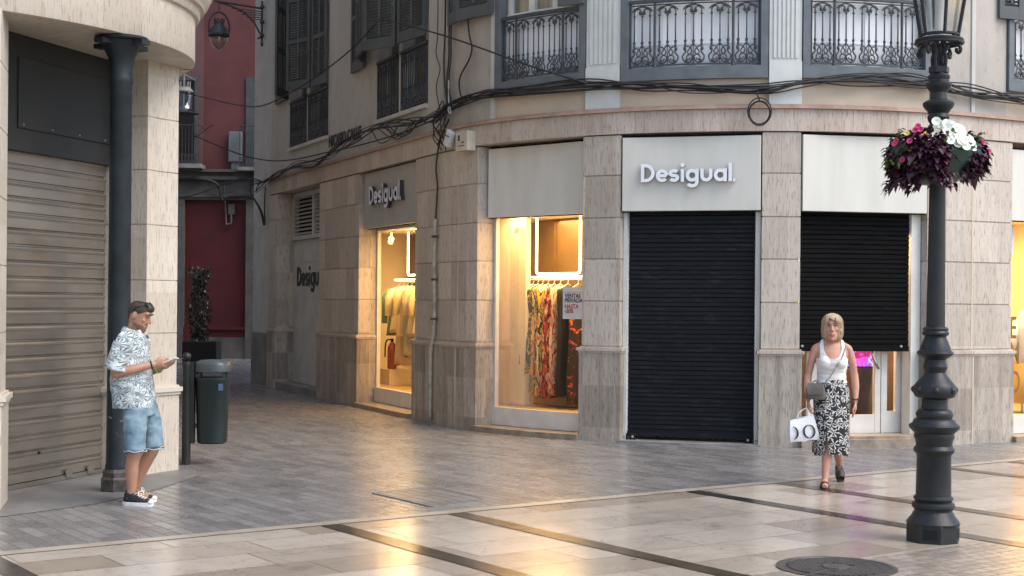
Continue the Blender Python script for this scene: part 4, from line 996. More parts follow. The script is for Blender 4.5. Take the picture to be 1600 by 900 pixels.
def garment(s, off, ztop, length, w, th, m, label, name='dress', seed=0, flare=.15, turn=0, sleeve=0):
    rg = random.Random(seed); t = root(name, label, name if name != 'hanging_shirt' else 'shirt', F(s, off, ztop), 'garments hanging in the shop windows')
    mxg = Fmx(s, off, ztop) @ Matrix.Rotation(turn, 4, 'Z'); bm = BM(); rings = []; n = 30; ph = [rg.uniform(0, 6) for _ in range(4)]
    prof = [(-.055, .08), (-.075, .55), (-.10, .9), (-.14, 1.0), (-.26, .93), (-.42, .86), (-.6, .95)] + [(-.6 - (length - .6) * k / 7, .95 + flare * k / 7) for k in range(1, 8)]
    for z, k in prof:
        if -z > length: break
        dn = min(1, max(0, (-z - .15) / .5)); ring = []
        for i in range(n):
            a = 2 * PI * i / n; fo = 1 + dn * (.32 * math.sin(5 * a + ph[0] + z * .8) + .2 * math.sin(9 * a + ph[1]))
            ring.append(mxg @ V((math.cos(a) * th * fo + .01 * math.sin(z * 7 + ph[2]), math.sin(a) * w * k * (1 + .05 * dn * math.sin(7 * a)), z + .03 * dn * math.sin(3 * a + ph[3]))))
        rings.append(ring)
    loft(bm, rings, True); obj('cloth', bm, m, t, 0)
    if sleeve:
        bm = BM()
        for sg in (-1, 1): tube(bm, [mxg @ V((0, sg * w * .85, -.10)), mxg @ V((.02, sg * (w + .05), -.25)), mxg @ V((.03, sg * (w + .07), -.12 - sleeve))], [.05, .065, .05], 10)
        obj('sleeve', bm, m, t, 0)
    bm = BM(); tube(bm, [mxg @ V(p) for p in ((0, -w * .85, -.10), (0, 0, -.03), (0, w * .85, -.10))], .007, 6); tube(bm, [mxg @ V(p) for p in ((0, 0, -.03), (0, 0, .0), (0, .02, .015))], .004, 5); obj('hanger', bm, 'white_frame', t)
YE = (.62, .42, .02); OR = (.60, .16, .01); RD = (.48, .03, .02); BK = (.015, .012, .01); CRM = (.7, .58, .36); GN = (.06, .13, .04)
dm = [dressprint('black_floral_a', (BK, BK, BK, BK, BK, OR, CRM), 8), dressprint('black_yellow_print', (BK, BK, YE, BK, BK, CRM), 6), dressprint('yellow_print', (YE, CRM, BK, YE, OR, GN, YE, CRM), 7, .35), dressprint('yellow_black_print', (YE, YE, BK, CRM, OR, YE), 7, .4),
      dressprint('red_orange_print', (OR, CRM, RD, BK, RD, OR, CRM), 8, .45), dressprint('pale_red_print', (CRM, CRM, RD, CRM, OR, (.35, .3, .25)), 7, .4), mat('black_cloth', BK, None, .8, 6), dressprint('black_orange_floral', (BK, BK, BK, BK, BK, RD, OR), 11, .8), mat('beige_cloth', (.5, .37, .24), None, .85, 8)]
neon(.94, 2.05, 1.1, 2.10, 2.87, 'glowing square light frame above the printed dresses'); crail(.82, 2.30, 1.0, 2.02, 'lit clothes rail carrying printed dresses in the wider window')
for i, (s, ln, w, th, m, lb) in enumerate(((.90, 1.05, .17, .035, 8, 'beige top hanging first on the rail of dresses'), (1.02, 1.15, .20, .045, 0, 'short black flowered dress near the left end of the rail'), (1.15, 1.25, .20, .05, 1, 'short black dress with bold yellow patches on the rail'), (1.28, 1.52, .20, .055, 2, 'long yellow printed dress on the rail'), (1.42, 1.56, .20, .055, 3, 'long yellow and black dress between printed dresses'), (1.57, 1.55, .20, .05, 4, 'long red and orange printed dress on the rail'), (1.72, 1.50, .2, .05, 5, 'long pale dress with red print near the sale notice'), (1.89, 1.66, .21, .07, 6, 'long plain black garment under the sale notice'), (2.12, 1.62, .20, .07, 7, 'black dress with orange flowers beside the stone pier'))):
    garment(s, 1.0, 1.99, ln, w, th, dm[m], lb, 'dress', i + 1)
neon(-4.25, -3.0, 1.1, 2.15, 2.88, 'glowing light frame above the pale shirts'); crail(-4.65, -2.9, 1.0, 2.04, 'lit clothes rail carrying pale shirts in the alley window')
cl = [mat('green_cloth', (.10, .20, .06), None, .8, 6), mat('cream_cloth', (.68, .58, .38), (.6, .5, .3), .85, 6), mat('pale_yellow_cloth', (.72, .60, .33), None, .85, 6), mat('sand_cloth', (.6, .46, .27), None, .85, 5), mat('sage_cloth', (.36, .38, .25), None, .85, 5)]
for i, (s, ln, w, th, m, lb, sl) in enumerate(((-4.55, .85, .20, .05, 0, 'green jacket at the left end of the alley window rail', .55), (-4.32, .80, .22, .07, 1, 'cream blouse hanging next to the green jacket', .42), (-4.12, 1.35, .2, .06, 3, 'long sand coloured dress among the pale shirts', 0), (-3.92, .85, .22, .07, 2, 'pale yellow shirt on the alley window rail', .4), (-3.7, 1.2, .2, .06, 4, 'long sage dress beside the pale yellow shirt', 0), (-3.48, .85, .22, .07, 1, 'cream shirt at the right of the alley window rail', .4), (-3.22, .9, .22, .07, 2, 'pale yellow blouse nearest the pier on the alley rail', .4))):
    garment(s, 1.05, 2.0, ln, w, th, cl[m], lb, 'hanging_shirt' if sl else 'dress', i + 30, sleeve=sl)
def spot(s, off, z, label, e=26):
    t = root('spot_lamp', label, 'lamp', F(s, off, z), 'ceiling spots in the shop windows'); mxs = Fmx(s, off, z) @ Matrix.Rotation(R_(35), 4, 'Y')
    bm = BM(); ell(bm, [(0, 0, -.10, .045, .045), (0, 0, 0, .045, .045), (0, 0, .01, .03, .03)], 14); bm.transform(mxs); tube(bm, [F(s, off, z), F(s, off, z + .09)], .012, 6); obj('housing', bm, 'white_frame', t, 40)
    bm = BM(); ell(bm, [(0, 0, -.103, .038, .038), (0, 0, -.101, .038, .038)], 14); bm.transform(mxs); obj('lens', bm, 'spot_glow', t)
spot(1.05, .70, 2.74, 'white ceiling spot lamp glowing in the wider shop window'); spot(-4.4, .85, 2.78, 'white ceiling spot lamp glowing in the alley window')
t = root('fire_extinguisher', 'red fire extinguisher on the floor of the alley window', 'fire extinguisher', F(-4.6, .95, .55))
bm = BM(); c = F(-4.6, .95, .55); lathe(bm, [(0, .07), (.02, .08), (.36, .08), (.43, .05), (.46, .025)], 16, c); obj('cylinder', bm, mat('extinguisher_red', (.34, .05, .025), None, .35, 4), t, 40)
bm = BM(); lathe(bm, [(.46, .025), (.52, .025)], 10, c); tube(bm, catmull([c + V((0, 0, .5)), c + V((-.1, -.02, .47)), c + V((-.12, -.03, .2))]), .013, 6); obj('valve', bm, 'black', t)
bm = BM(); cblock(bm, -4.85, -4.3, .29, .545, .8, 1.15); tag(obj('display_plinth', bm, 'room', None, None, F(-4.55, .95, .29)), 'low cream display block under the fire extinguisher', 'plinth')
# right window mannequin torso in a pale top
t = root('mannequin', 'pale mannequin torso behind the lettering of the right-hand window', 'mannequin', F(9.68, .75, .29)); c = F(9.68, .75, 0)
bm = BM(); mm = Fmx(9.68, .75, 0)
ell(bm, [(0, 0, .95, .13, .09), (0, 0, 1.1, .125, .09), (0, 0, 1.25, .16, .11), (0, 0, 1.4, .185, .10), (0, 0, 1.5, .17, .09), (0, 0, 1.56, .07, .06), (0, 0, 1.66, .055, .055), (0, 0, 1.67, .02, .02)], 20)
for sg in (-1, 1): tube(bm, [(sg * .15, 0, 1.46), (sg * .22, -.02, 1.28), (sg * .27, -.08, 1.08)], [.06, .06, .04], 10)
bm.transform(mm); obj('torso', bm, mat('pale_shell', (.75, .66, .48), None, .5, 5), t, 0)
bm = BM(); ell(bm, [(0, 0, .42, .26, .2), (0, 0, .95, .14, .1)], 20); bm.transform(mm); obj('skirt', bm, mat('ochre_cloth', (.55, .33, .05), None, .8, 5), t, 0)
bm = BM(); tube(bm, [F(9.68, .75, .29), F(9.68, .75, .5)], .02, 8); lathe(bm, [(.292, .16), (.305, .15)], 20, F(9.68, .75, 0)); obj('stand', bm, 'steel', t)
# bay 5: screen, dark clothes, orange display block
mx, W = chord_mx(6.4, 7.15, 1.1, 0)
t = root('video_screen', 'bright pink and violet screen inside the half-open shop door', 'screen', mx @ V((.3, 0, .9)))
bm = BM(); box(bm, (-.02, 0, .90), (.72, .05, 1.62), mx); obj('housing', bm, 'black', t)
m_, nt, b_, o_ = base_mat('screen_picture'); e_ = nn(nt, 'ShaderNodeEmission'); e_.inputs[1].default_value = .6
v_ = coords(nt, 'Object', (1, 1, 1.4)); nt.links.new(ramp(nt, noise_(nt, v_, 5, 1, .4, 1.2), [(.32, (.5, .02, .12)), (.42, (.75, .10, .75)), (.5, (.25, .08, .75)), (.56, (.8, .75, .9)), (.62, (.1, .5, .75)), (.7, (.7, .05, .4))]), e_.inputs[0]); nt.links.new(e_.outputs[0], o_.inputs[0])
bm = BM(); box(bm, (0, -.004, .92), (.70, -.001, 1.60), mx); obj('picture', bm, m_, t)
dk = dressprint('dark_wine_print', (BK, (.14, .03, .035), BK, (.20, .06, .05), BK, (.09, .05, .03)), 9)
for i, (s, o, h, m, lb) in enumerate(((6.32, .85, 1.45, dk, 'long dark wine dress hanging just inside the half-open door'), (6.5, .95, 1.0, dk, 'shorter dark printed top beside the long wine dress inside the door'))):
    if i == 0: garment(s, o, 1.72, h, .16, .10, m, lb, 'dress', 60 + i)
bm = BM(); cblock(bm, 6.45, 7.0, .14, .30, .7, 1.2); tag(obj('display_plinth', bm, mat('wine_block', (.22, .08, .10), None, .4, 5), None, None, F(6.7, .9, .14)), 'low wine coloured display block inside the half-open door', 'plinth')
bm = BM(); cblock(bm, 6.55, 7.1, .30, .86, 1.4, 1.7); tag(obj('display_counter', bm, mat('orange_counter', (.50, .24, .05), None, .5, 5), None, None, F(6.8, 1.5, .3)), 'orange display counter below the bright screen', 'counter')
garment(5.76, 1.0, 1.35, .7, .12, .06, mat('amber_cloth', (.65, .33, .04), None, .8, 5), 'amber top seen in the gap left of the woman', 'hanging_shirt', 77, sleeve=.3)
for s, off, z, e, sz in ((-2.1, .55, 2.82, 26, .7), (-4.2, 1.1, 2.88, 45, 1.1), (-1.7, .9, 2.88, 30, .9), (1.95, .6, 2.82, 18, .7), (.95, .55, 2.86, 13, .6), (1.0, 1.3, 2.86, 22, .9), (2.3, .9, 2.86, 26, .8), (5.8, .75, 2.6, 40, .25), (6.7, .75, 2.6, 34, .3), (9.4, .7, 2.82, 42, .9), (10, .9, 2.86, 30, .8)):
    shop_light(s, off, z, e * .85, sz)

# ---- wall lanterns
def wall_lantern(base, out, label, length, s=1.):
    t = root('wall_lantern', label, 'lantern', base); o = V(out).normalized(); b = V(base); up = V((0, 0, 1))
    def p(a, z): return b + o * a + up * z
    bm = BM(); tube(bm, [p(.03, -.42), p(.03, .42)], .022, 8)
    for z in (-.28, 0.0, .30): ball(bm, p(.03, z)[:], .05, u=8, v=5); tube(bm, [p(0, z), p(.05, z)], .025, 6)
    ball(bm, p(.03, -.44)[:], (.03, .03, .06)); tube(bm, [p(.03, .27), p(length, .34)], .020, 8); tube(bm, catmull([p(.12, -.34), p(.02, -.30), p(.08, -.22), p(.2, -.02), p(.42, .17), p(.68 * length, .27), p(length, .34), p(length + .07, .38), p(length + .05, .46)]), .018, 8)
    for k in range(5): a = .16 + .1 * k; tube(bm, [p(.04, .05 + .04 * k), p(a + .1, .02 + .05 * k)], .010, 5)
    obj('bracket', bm, 'iron', t, 40)
    h = p(length - .12, .3)
    bm = BM(); tube(bm, [h, h - up * .14], .014, 6); side = o
    tube(bm, catmull([h - up * .60 - side * .20 * s, h - up * .42 - side * .205 * s, h - up * .26 - side * .14 * s, h - up * .18, h - up * .26 + side * .14 * s, h - up * .42 + side * .205 * s, h - up * .60 + side * .20 * s]), .019, 8); obj('hoop', bm, 'iron', t, 40)
    bm = BM(); c = h - up * .66
    lathe(bm, [(0, .215), (.04, .22), (.06, .205), (.08, .19), (.16, .16), (.22, .10), (.24, .095)], 24, c)
    for k in range(8): a = 2 * PI * k / 8; q = c + V((.085 * math.cos(a), .085 * math.sin(a), .24)); tube(bm, [q, q + V((.02 * math.cos(a), .02 * math.sin(a), .11))], .015, 5)
    obj('hood', bm, mat('lantern_hood', (.055, .065, .07), (.03, .035, .04), .4, 8), t, 40)
    bm = BM(); lathe(bm, [(0, .19), (-.10, .175), (-.2, .13), (-.26, .07), (-.28, .015)], 24, c); obj('glass_bowl', bm, 'lamp_glass', t, 0)
wall_lantern(F(-9.85, -.0, 7.32), (-.912, -.41, 0), 'dark wall lantern on an ornate iron bracket high on the corner building', 1.02)
# second lamp, flared glass, at the red building
t = root('wall_lantern', 'pale flared glass lantern in front of the red building balcony', 'lantern', (-9.3, 40.6, 6.95)); c = V((-9.3, 40.6, 6.95))
bm = BM(); lathe(bm, [(.60, .27), (.63, .27), (.70, .20), (.74, .19)], 20, c)
for k in range(10): a = 2 * PI * k / 10; q = c + V((.17 * math.cos(a), .17 * math.sin(a), .74)); tube(bm, [q, q + V((0, 0, .16))], .018, 5)
tube(bm, [c + V((0, 0, .74)), c + V((0, 0, 1.1)), c + V((0, 1.4, 1.15))], .03, 6); obj('hood', bm, 'old_stone', t, 40)
bm = BM(); lathe(bm, [(.60, .25), (.2, .26), (.08, .33), (0, .42)], 24, c, cap=False); obj('glass_bowl', bm, 'lamp_glass', t, 0)
bm = BM(); lathe(bm, [(0, .43), (.02, .43)], 24, c); obj('ring', bm, 'iron', t)

# ---- potted climber in the alley
t = root('potted_shrub', 'tall narrow dark green shrub in a black pot against the red building', 'plant', (-8.25, 38, 0)); c = V((-8.25, 38, 0))
bm = BM(); box(bm, (-8.62, 37.65, -.02), (-7.72, 38.35, .62), bev=.03); obj('pot', bm, 'black', t)
bm = BM(); tube(bm, [(-8.25, 38, .5), (-8.23, 38.02, 1.4), (-8.27, 38, 2.3)], .03, 6); obj('stem', bm, 'rust', t)
bm = BM(); rl = random.Random(8)
for i in range(1500):
    z = rl.uniform(.55, 2.5); rad = .27 * (1 + .25 * math.sin(z * 5 + 1)) * math.sqrt(rl.random()) * (1.15 if z < 1 else 1); a = rl.uniform(0, 2 * PI); q = V((c.x + rad * math.cos(a), c.y + rad * math.sin(a), z + rl.gauss(0, .03)))
    m_ = Matrix.Translation(q) @ Matrix.Rotation(rl.uniform(0, 6.3), 4, 'Z') @ Matrix.Rotation(rl.uniform(-1.2, 1.2), 4, 'X'); w = rl.uniform(.025, .05)
    bm.faces.new([bm.verts.new(m_ @ V(p)) for p in ((-w * .2, 0, 0), (w * .7, 0, w), (0, .01, w * 2.4), (-w * .7, 0, w))])
obj('foliage', bm, 'dark_leaf', t)
# ---- litter bin on its post
t = root('litter_bin', 'dark green litter bin with domed grey lid on a ball-topped post', 'litter bin', (-3.35, 14.86, 0))
bm = BM(); lathe(bm, [(-.02, .046), (1.0, .042), (1.03, .05), (1.06, .042), (1.07, .02)], 18, (-3.35, 14.86, 0)); ball(bm, (-3.35, 14.86, 1.115), .045, u=14, v=8); obj('post', bm, 'black_iron', t, 40)
bm = BM(); box(bm, (-3.312, 14.84, .22), (-3.27, 14.92, 1.06)); tube(bm, [(-3.33, 14.87, .95), (-3.24, 14.89, .95)], .02, 6); tube(bm, [(-3.33, 14.87, .4), (-3.24, 14.89, .4)], .02, 6); obj('bracket', bm, 'black_iron', t)
bm = BM(); c = (-3.10, 14.95); ell(bm, [(*c, .215, .13, .12), (*c, .23, .15, .14), (*c, .86, .172, .16), (*c, .87, .178, .165), (*c, .90, .178, .165), (*c, .902, .16, .15)], 28, p=2.6); obj('body', bm, 'bin', t, 40)
bm = BM(); ell(bm, [(*c, .955, .17, .16), (*c, .96, .182, .172), (*c, 1.03, .182, .172), (*c, 1.06, .165, .155), (*c, 1.08, .12, .11), (*c, 1.085, .04, .04)], 28, p=2.6); obj('lid', bm, 'bin_lid', t, 50)
bm = BM(); [box(bm, (c[0] + x - .012, c[1] + .11 * q - .01, .89), (c[0] + x + .012, c[1] + .11 * q + .01, .97)) for x, q in ((-.13, .5), (.13, .5), (.13, -.6), (-.13, -.6))]; obj('lid_support', bm, 'bin_lid', t)
bm = BM(); box(bm, (c[0] + .09, c[1] - .152, .77), (c[0] + .135, c[1] - .137, .84)); obj('badge', bm, mat('badge_blue', (.08, .12, .25), None, .5, 40), t)
# ---- covers in the ground
t = root('manhole_cover', 'round ribbed cast iron manhole cover in the cream marble', 'manhole cover', (2.11, 9.30, 0))
bm = BM(); lathe(bm, [(.005, .385), (.014, .385), (.014, .35), (.011, .348), (.011, .335)], 56, (2.11, 9.30, 0), cap=False); obj('ring', bm, 'manhole', t, 30)
bm = BM(); lathe(bm, [(.006, .335), (.012, .333)], 56, (2.11, 9.30, 0)); d = V((.66, .75, 0)); n = V((-.75, .66, 0))
for i in range(-13, 14):
    q = i * .0235
    if abs(i) in (0,): continue
    h = math.sqrt(max(0, .315 ** 2 - q * q)); gap = .10 if abs(i) < 4 else 0
    for a, b in (((-h, -gap), (gap, h)) if gap else ((-h, h),)):
        m_ = frame_mx(V((2.11, 9.30, .012)) + n * q, d); box(bm, (a, -.0065, 0), (b, .0065, .006), m_)
lathe(bm, [(.012, .09), (.018, .088)], 24, (2.11, 9.30, 0)); obj('plate', bm, 'manhole', t)
bm = BM(); l = bm.loops.layers.uv.verify(); q4 = [(-1.22, 12.75), (-.72, 13.2), (-.24, 12.45), (-.66, 11.95)]; f = bm.faces.new([bm.verts.new((x, y, .006)) for x, y in q4])
for lp in f.loops: lp[l].uv = (lp.vert.co.x * .58 - lp.vert.co.y * .81, lp.vert.co.x * .81 + lp.vert.co.y * .58)
o = obj('utility_cover', bm, 'cover', None, None, (-.7, 12.6, 0)); tag(o, 'square paver-filled utility cover in the grey pavement', 'utility cover')
bm = BM()
for a, b in zip(q4, q4[1:] + q4[:1]): obox(bm, a, b, .001, .0085, .010)
x = obj('rim', bm, 'concrete', None); x.data.transform(Matrix.Translation((.7, -12.6, 0))); x.parent = o

# ---- street lamp with flower baskets
LX, LY = 3.06, 10.42
LA = root('street_lamp', 'tall ornate black cast iron street lamp standing on the marble', 'street lamp')
S_ = 1 / 216.; G0 = 848
def prof(l): return [((G0 - y) * S_, hw * S_) for y, hw in l]
bm = BM(); ell(bm, [(0, 0, -.01, .192, .192), (0, 0, .125, .192, .192), (0, 0, .14, .186, .186)], 8); o = obj('plinth', bm, 'black_iron', LA)
for a in range(4):
    bm = BM(); m_ = Matrix.Rotation(R_(-45 + 22.5 + 90 * a - 0), 4, 'Z'); box(bm, (.172, -.05, .035), (.181, .05, .105), m_); obj('opening', bm, 'black', o)
bm = BM(); lathe(bm, prof([(821, 40), (818, 41), (812, 37), (808, 33.5), (803, 31), (800, 29), (797, 29.5), (795, 32), (791, 33), (787, 31.5), (785, 28), (783, 28.5), (781, 30.5), (778, 30), (776, 27), (714, 26), (711, 27.5), (708, 30.5), (704, 31.5), (701, 30), (698, 27.5), (690, 28.5), (684, 31), (679, 30), (676, 33), (671, 38), (667, 39), (665, 37), (662, 33), (657, 31), (655, 27), (650, 28.5), (646, 28), (642, 25), (640, 20.5), (633, 19.5), (626, 20), (624, 24), (622, 30), (617, 32.5), (611, 33.5), (604, 31.5), (600, 28), (594, 23), (588, 18), (584, 16), (580, 17.5), (575, 19), (569, 17), (564, 16), (561, 20), (557, 26), (554, 28), (551, 27), (549, 24), (543, 22.5), (535, 19), (529, 16.5), (527, 17), (525, 20), (522, 20.5), (519, 18.5), (516, 20), (514, 18), (512, 14.5), (470, 14), (300, 12.5), (215, 11.5), (206, 11.8), (204, 15), (201, 16.5), (197, 14), (195, 12)]), 36)
lathe(bm, prof([(196, 11.8), (192, 15), (186, 17), (180, 15), (176, 17), (170, 22), (166, 24), (163, 24), (160, 20), (157, 14), (152, 13), (147, 12.5), (143, 15), (140, 17.5), (137, 19.5), (133, 19.5), (130, 16), (127, 15.5), (124, 17), (121, 17), (118, 14), (115, 13)]), 32)
ell(bm, [(0, 0, (G0 - 116) * S_, .075, .075), (0, 0, (G0 - 107) * S_, .075, .075), (0, 0, (G0 - 105) * S_, .05, .05)], 6)
tube(bm, [(0, 0, (G0 - 106) * S_), (0, 0, (G0 - 70) * S_)], .016, 8)
for k in range(7):
    a = 2 * PI * k / 7; ball(bm, (.145 * math.cos(a), .145 * math.sin(a), (G0 - 611) * S_), (.026, .026, .026), u=10, v=6)
obj('post', bm, 'black_iron', LA, 35)
bm = BM(); zr = (G0 - 76) * S_
for k in range(4):
    a = PI / 4 + k * PI / 2; ca, sa = math.cos(a), math.sin(a)
    def q(r, z): return V((r * ca, r * sa, z))
    tube(bm, catmull([q(.05, zr - .14), q(.055, zr - .08), q(.045, zr - .04), q(.07, zr + .01), q(.11, zr + .02), q(.15, zr + .0), q(.168, zr - .03), q(.155, zr - .055), q(.135, zr - .04), q(.14, zr - .02)]), .013, 8)
    tube(bm, catmull([q(.03, zr - .14), q(.02, zr - .06), q(.06, zr + .0), q(.03, zr + .05)]), .010, 6)
ring = lambda b, z, r, t: tube(b, [(r * math.cos(2 * PI * i / 40), r * math.sin(2 * PI * i / 40), z) for i in range(41)], t, 6)
ring(bm, zr + .03, .165, .013); ring(bm, zr + .05, .16, .012); ring(bm, zr + .085, .135, .012)
for k in range(6): a = 2 * PI * k / 6 + .3; tube(bm, [(0, 0, zr + .06), (.16 * math.cos(a), .16 * math.sin(a), zr + .045)], .008, 5)
obj('cradle', bm, 'black_iron', LA, 40)
z0, z1 = zr + .09, zr + .56; r0, r1 = .135, .215; ph = .5
bm = BM(); pl = []
for k in range(6):
    a = 2 * PI * k / 6 + ph; c, s = math.cos(a), math.sin(a); tube(bm, [(r0 * c, r0 * s, z0 - .01), (r1 * c, r1 * s, z1)], .013, 6)
ell(bm, [(0, 0, z1, r1 + .025, r1 + .025), (0, 0, z1 + .04, r1 + .03, r1 + .03), (0, 0, z1 + .06, r1, r1), (0, 0, z1 + .22, .10, .10), (0, 0, z1 + .25, .11, .11), (0, 0, z1 + .33, .05, .05), (0, 0, z1 + .40, .02, .02)], 12)
ln = obj('lantern', bm, 'black_iron', LA)
bm = BM(); rings = []
for z, r in ((z0, r0 - .004), (z1, r1 - .004)): rings.append([V((r * math.cos(2 * PI * k / 6 + ph), r * math.sin(2 * PI * k / 6 + ph), z)) for k in range(6)])
loft(bm, rings, False); obj('pane', bm, 'lamp_glass', ln)
bm = BM(); lathe(bm, [(z0 - .02, .04), (z0 + .02, .05), (z0 + .06, .035), (z0 + .3, .035), (z0 + .36, .02)], 14); obj('bulb', bm, 'tip', ln, 40)
LA.location = (LX, LY, 0); LA.rotation_euler = (0, R_(.25), 0)

FBK = root('flower_basket', 'green hanging planter full of purple leaves and white petunias around the lamp post', 'flower basket', (LX + .0, LY, 2.70))
bm = BM(); 
for sgn, hi in ((1, 2.86), (-1, 2.86)):
    rings = []
    for z, r in ((2.86, .30), (2.80, .305), (2.73, .27), (2.66, .20), (2.60, .13), (2.58, .08)):
        rings.append([V((LX + sgn * (.02) + r * math.cos(a), LY + r * math.sin(a), z)) for a in ([-PI / 2 + PI * k / 7 for k in range(8)] if sgn > 0 else [PI / 2 + PI * k / 7 for k in range(8)])])
    loft(bm, rings, True, closed=True)
obj('planter', bm, 'planter', FBK)
rl = random.Random(17)
def blade(bm, q, dirv, L, w, droop=.3, fold=.25):
    d = V(dirv).normalized(); side = d.cross(V((0, 0, 1)))
    if side.length < .1: side = V((1, 0, 0))
    side.normalize(); side = (side + V((rl.uniform(-.5, .5),) * 3) * .4).normalized(); n = side.cross(d)
    mid = q + d * L * .45 + n * fold * w; tip = q + d * L - V((0, 0, droop * L))
    a = bm.verts.new(q); t = bm.verts.new(tip); l1 = bm.verts.new(q + d * L * .28 + side * w); r1 = bm.verts.new(q + d * L * .28 - side * w); l2 = bm.verts.new(mid + side * w * .85 + d * L * .12); r2 = bm.verts.new(mid - side * w * .85 + d * L * .12); m1 = bm.verts.new(q + d * L * .28 - n * fold * w); m2 = bm.verts.new(mid - n * fold * w + d * L * .12)
    for f in ((a, m1, l1), (a, r1, m1), (m1, m2, l2, l1), (r1, r2, m2, m1), (m2, t, l2), (r2, t, m2)): bm.faces.new(f)
bm = BM(); gbm = BM()
for i in range(2300):
    a = rl.uniform(0, 2 * PI)
    if -1.62 < a - 2 * PI < -.80 and rl.random() < .985: continue          # the bare planter face, right of the post
    z = rl.triangular(2.60, 2.94, 2.79); r = .325 + rl.gauss(0, .022) - ((z - 2.78) / .2) ** 2 * .09
    r += .04 * math.sin(a * 3 + 1)
    r *= .84; q = V((LX + r * math.cos(a), LY + r * math.sin(a), z)); L = rl.uniform(.06, .11)
    blade(bm, q, (math.cos(a) + rl.gauss(0, .8), math.sin(a) + rl.gauss(0, .8), rl.gauss(-.1, .5)), L, L * rl.uniform(.26, .38), .3)
for k in range(8):   # trailing shoots
    a = rl.uniform(2.4, 5.0) if k < 11 else rl.uniform(-.6, .5); r = .26; z = 2.66
    for j in range(7):
        r += rl.uniform(-.005, .022); z -= rl.uniform(.005, .024); a += rl.gauss(0, .05); q = V((LX + r * math.cos(a), LY + r * math.sin(a), z))
        for _ in range(2): blade(bm, q, (math.cos(a) + rl.gauss(0, .6), math.sin(a) + rl.gauss(0, .6), rl.gauss(-.5, .4)), rl.uniform(.055, .10), .018, .3)
obj('purple_foliage', bm, 'purple_leaf', FBK)
for i in range(240):
    left = rl.random() < .6; a = rl.uniform(2.6, 4.1) if left else rl.uniform(-1.8, -.2); r = rl.uniform(.12, .32); z = 2.87 + rl.uniform(-.03, .10) if left else 2.88 + rl.uniform(-.05, .05)
    if left and rl.random() < .25: z -= .16; r = .345
    blade(gbm, V((LX + r * math.cos(a), LY + r * math.sin(a), z)), (rl.gauss(0, 1), rl.gauss(0, 1), rl.gauss(.6, .5)), rl.uniform(.03, .065), .014, .1)
obj('green_foliage', gbm, 'green_leaf', FBK)
def blooms(name, m, spots, R0, mi2=None):
    for q, n in spots:
        bm = BM(); n = V(n).normalized(); u = n.orthogonal().normalized(); w = n.cross(u); k = 10; c = bm.verts.new(q - n * R0 * .45); ph = rl.uniform(0, 6)
        rim = [bm.verts.new(q + (u * math.cos(2 * PI * i / k + ph) + w * math.sin(2 * PI * i / k + ph)) * R0 * (1 + .14 * math.sin(5 * 2 * PI * i / k)) + n * rl.uniform(-.1, .12) * R0) for i in range(k)]
        mid = [bm.verts.new(q - n * R0 * .12 + (u * math.cos(2 * PI * i / k + ph) + w * math.sin(2 * PI * i / k + ph)) * R0 * .4) for i in range(k)]
        for i in range(k):
            j = (i + 1) % k; bm.faces.new((c, mid[i], mid[j])); bm.faces.new((mid[i], rim[i], rim[j], mid[j]))
        obj(name, bm, m, FBK)
sp = []
for i in range(46):
    a = rl.uniform(-1.9, -.75); r = rl.uniform(.14, .34); z = 2.97 - max(0, r - .2) * 1.1 + rl.uniform(-.02, .03) + (.02 if a < -1.2 else -.02 * (a + 1))
    sp.append((V((LX + r * math.cos(a), LY + r * math.sin(a), z)), (math.cos(a) * .8 + rl.gauss(0, .2), math.sin(a) - .5, .55)))
blooms('petunia', 'white_petal', sp, .034)
sp = [(V((LX + dx, LY + dy, z)), (dx * 2, -1, .4)) for dx, dy, z in ((-.19, -.2, 2.98), (-.175, -.21, 2.955), (-.21, -.2, 2.95), (-.33, -.14, 2.88), (-.345, -.15, 2.86), (-.26, -.24, 2.87), (.37, -.06, 2.82), (.31, -.1, 2.88), (-.3, -.2, 2.74))]
blooms('pink_flower', 'pink_petal', sp, .022)
sp = [(V((LX + dx, LY + dy, z)), (dx, -1, .5)) for dx, dy, z in ((-.14, -.24, 2.92), (-.12, -.24, 2.9), (-.17, -.25, 2.9), (-.07, -.24, 2.93), (-.04, -.22, 2.92), (-.27, -.2, 2.93))]
blooms('yellow_flower', 'yellow_petal', sp, .022)

# ================================================================== PEOPLE (built facing -Y, right side at -X)
def remeshed(bm, voxel, smooth_it=6, fac=.5):
    bmesh.ops.recalc_face_normals(bm, faces=bm.faces[:])
    me = bpy.data.meshes.new('tmp'); bm.to_mesh(me); bm.free(); o = bpy.data.objects.new('tmp', me); COL.objects.link(o)
    md = o.modifiers.new('r', 'REMESH'); md.mode = 'VOXEL'; md.voxel_size = voxel; md.use_smooth_shade = True
    sm = o.modifiers.new('s', 'SMOOTH'); sm.iterations = smooth_it; sm.factor = fac
    dg = bpy.context.evaluated_depsgraph_get(); out = bpy.data.meshes.new_from_object(o.evaluated_get(dg))
    bpy.data.objects.remove(o); bpy.data.meshes.remove(me); return out
def wrinkle(me, amp, sc, stretch=(1, 1, 1)):
    me.update(); nrm = [v.normal.copy() for v in me.vertices]
    for v, n in zip(me.vertices, nrm):
        c = V((v.co.x * stretch[0], v.co.y * stretch[1], v.co.z * stretch[2])) * sc
        v.co += n * amp * (noise.noise(c) + .5 * noise.noise(c * 2.3 + V((5, 1, 2))))
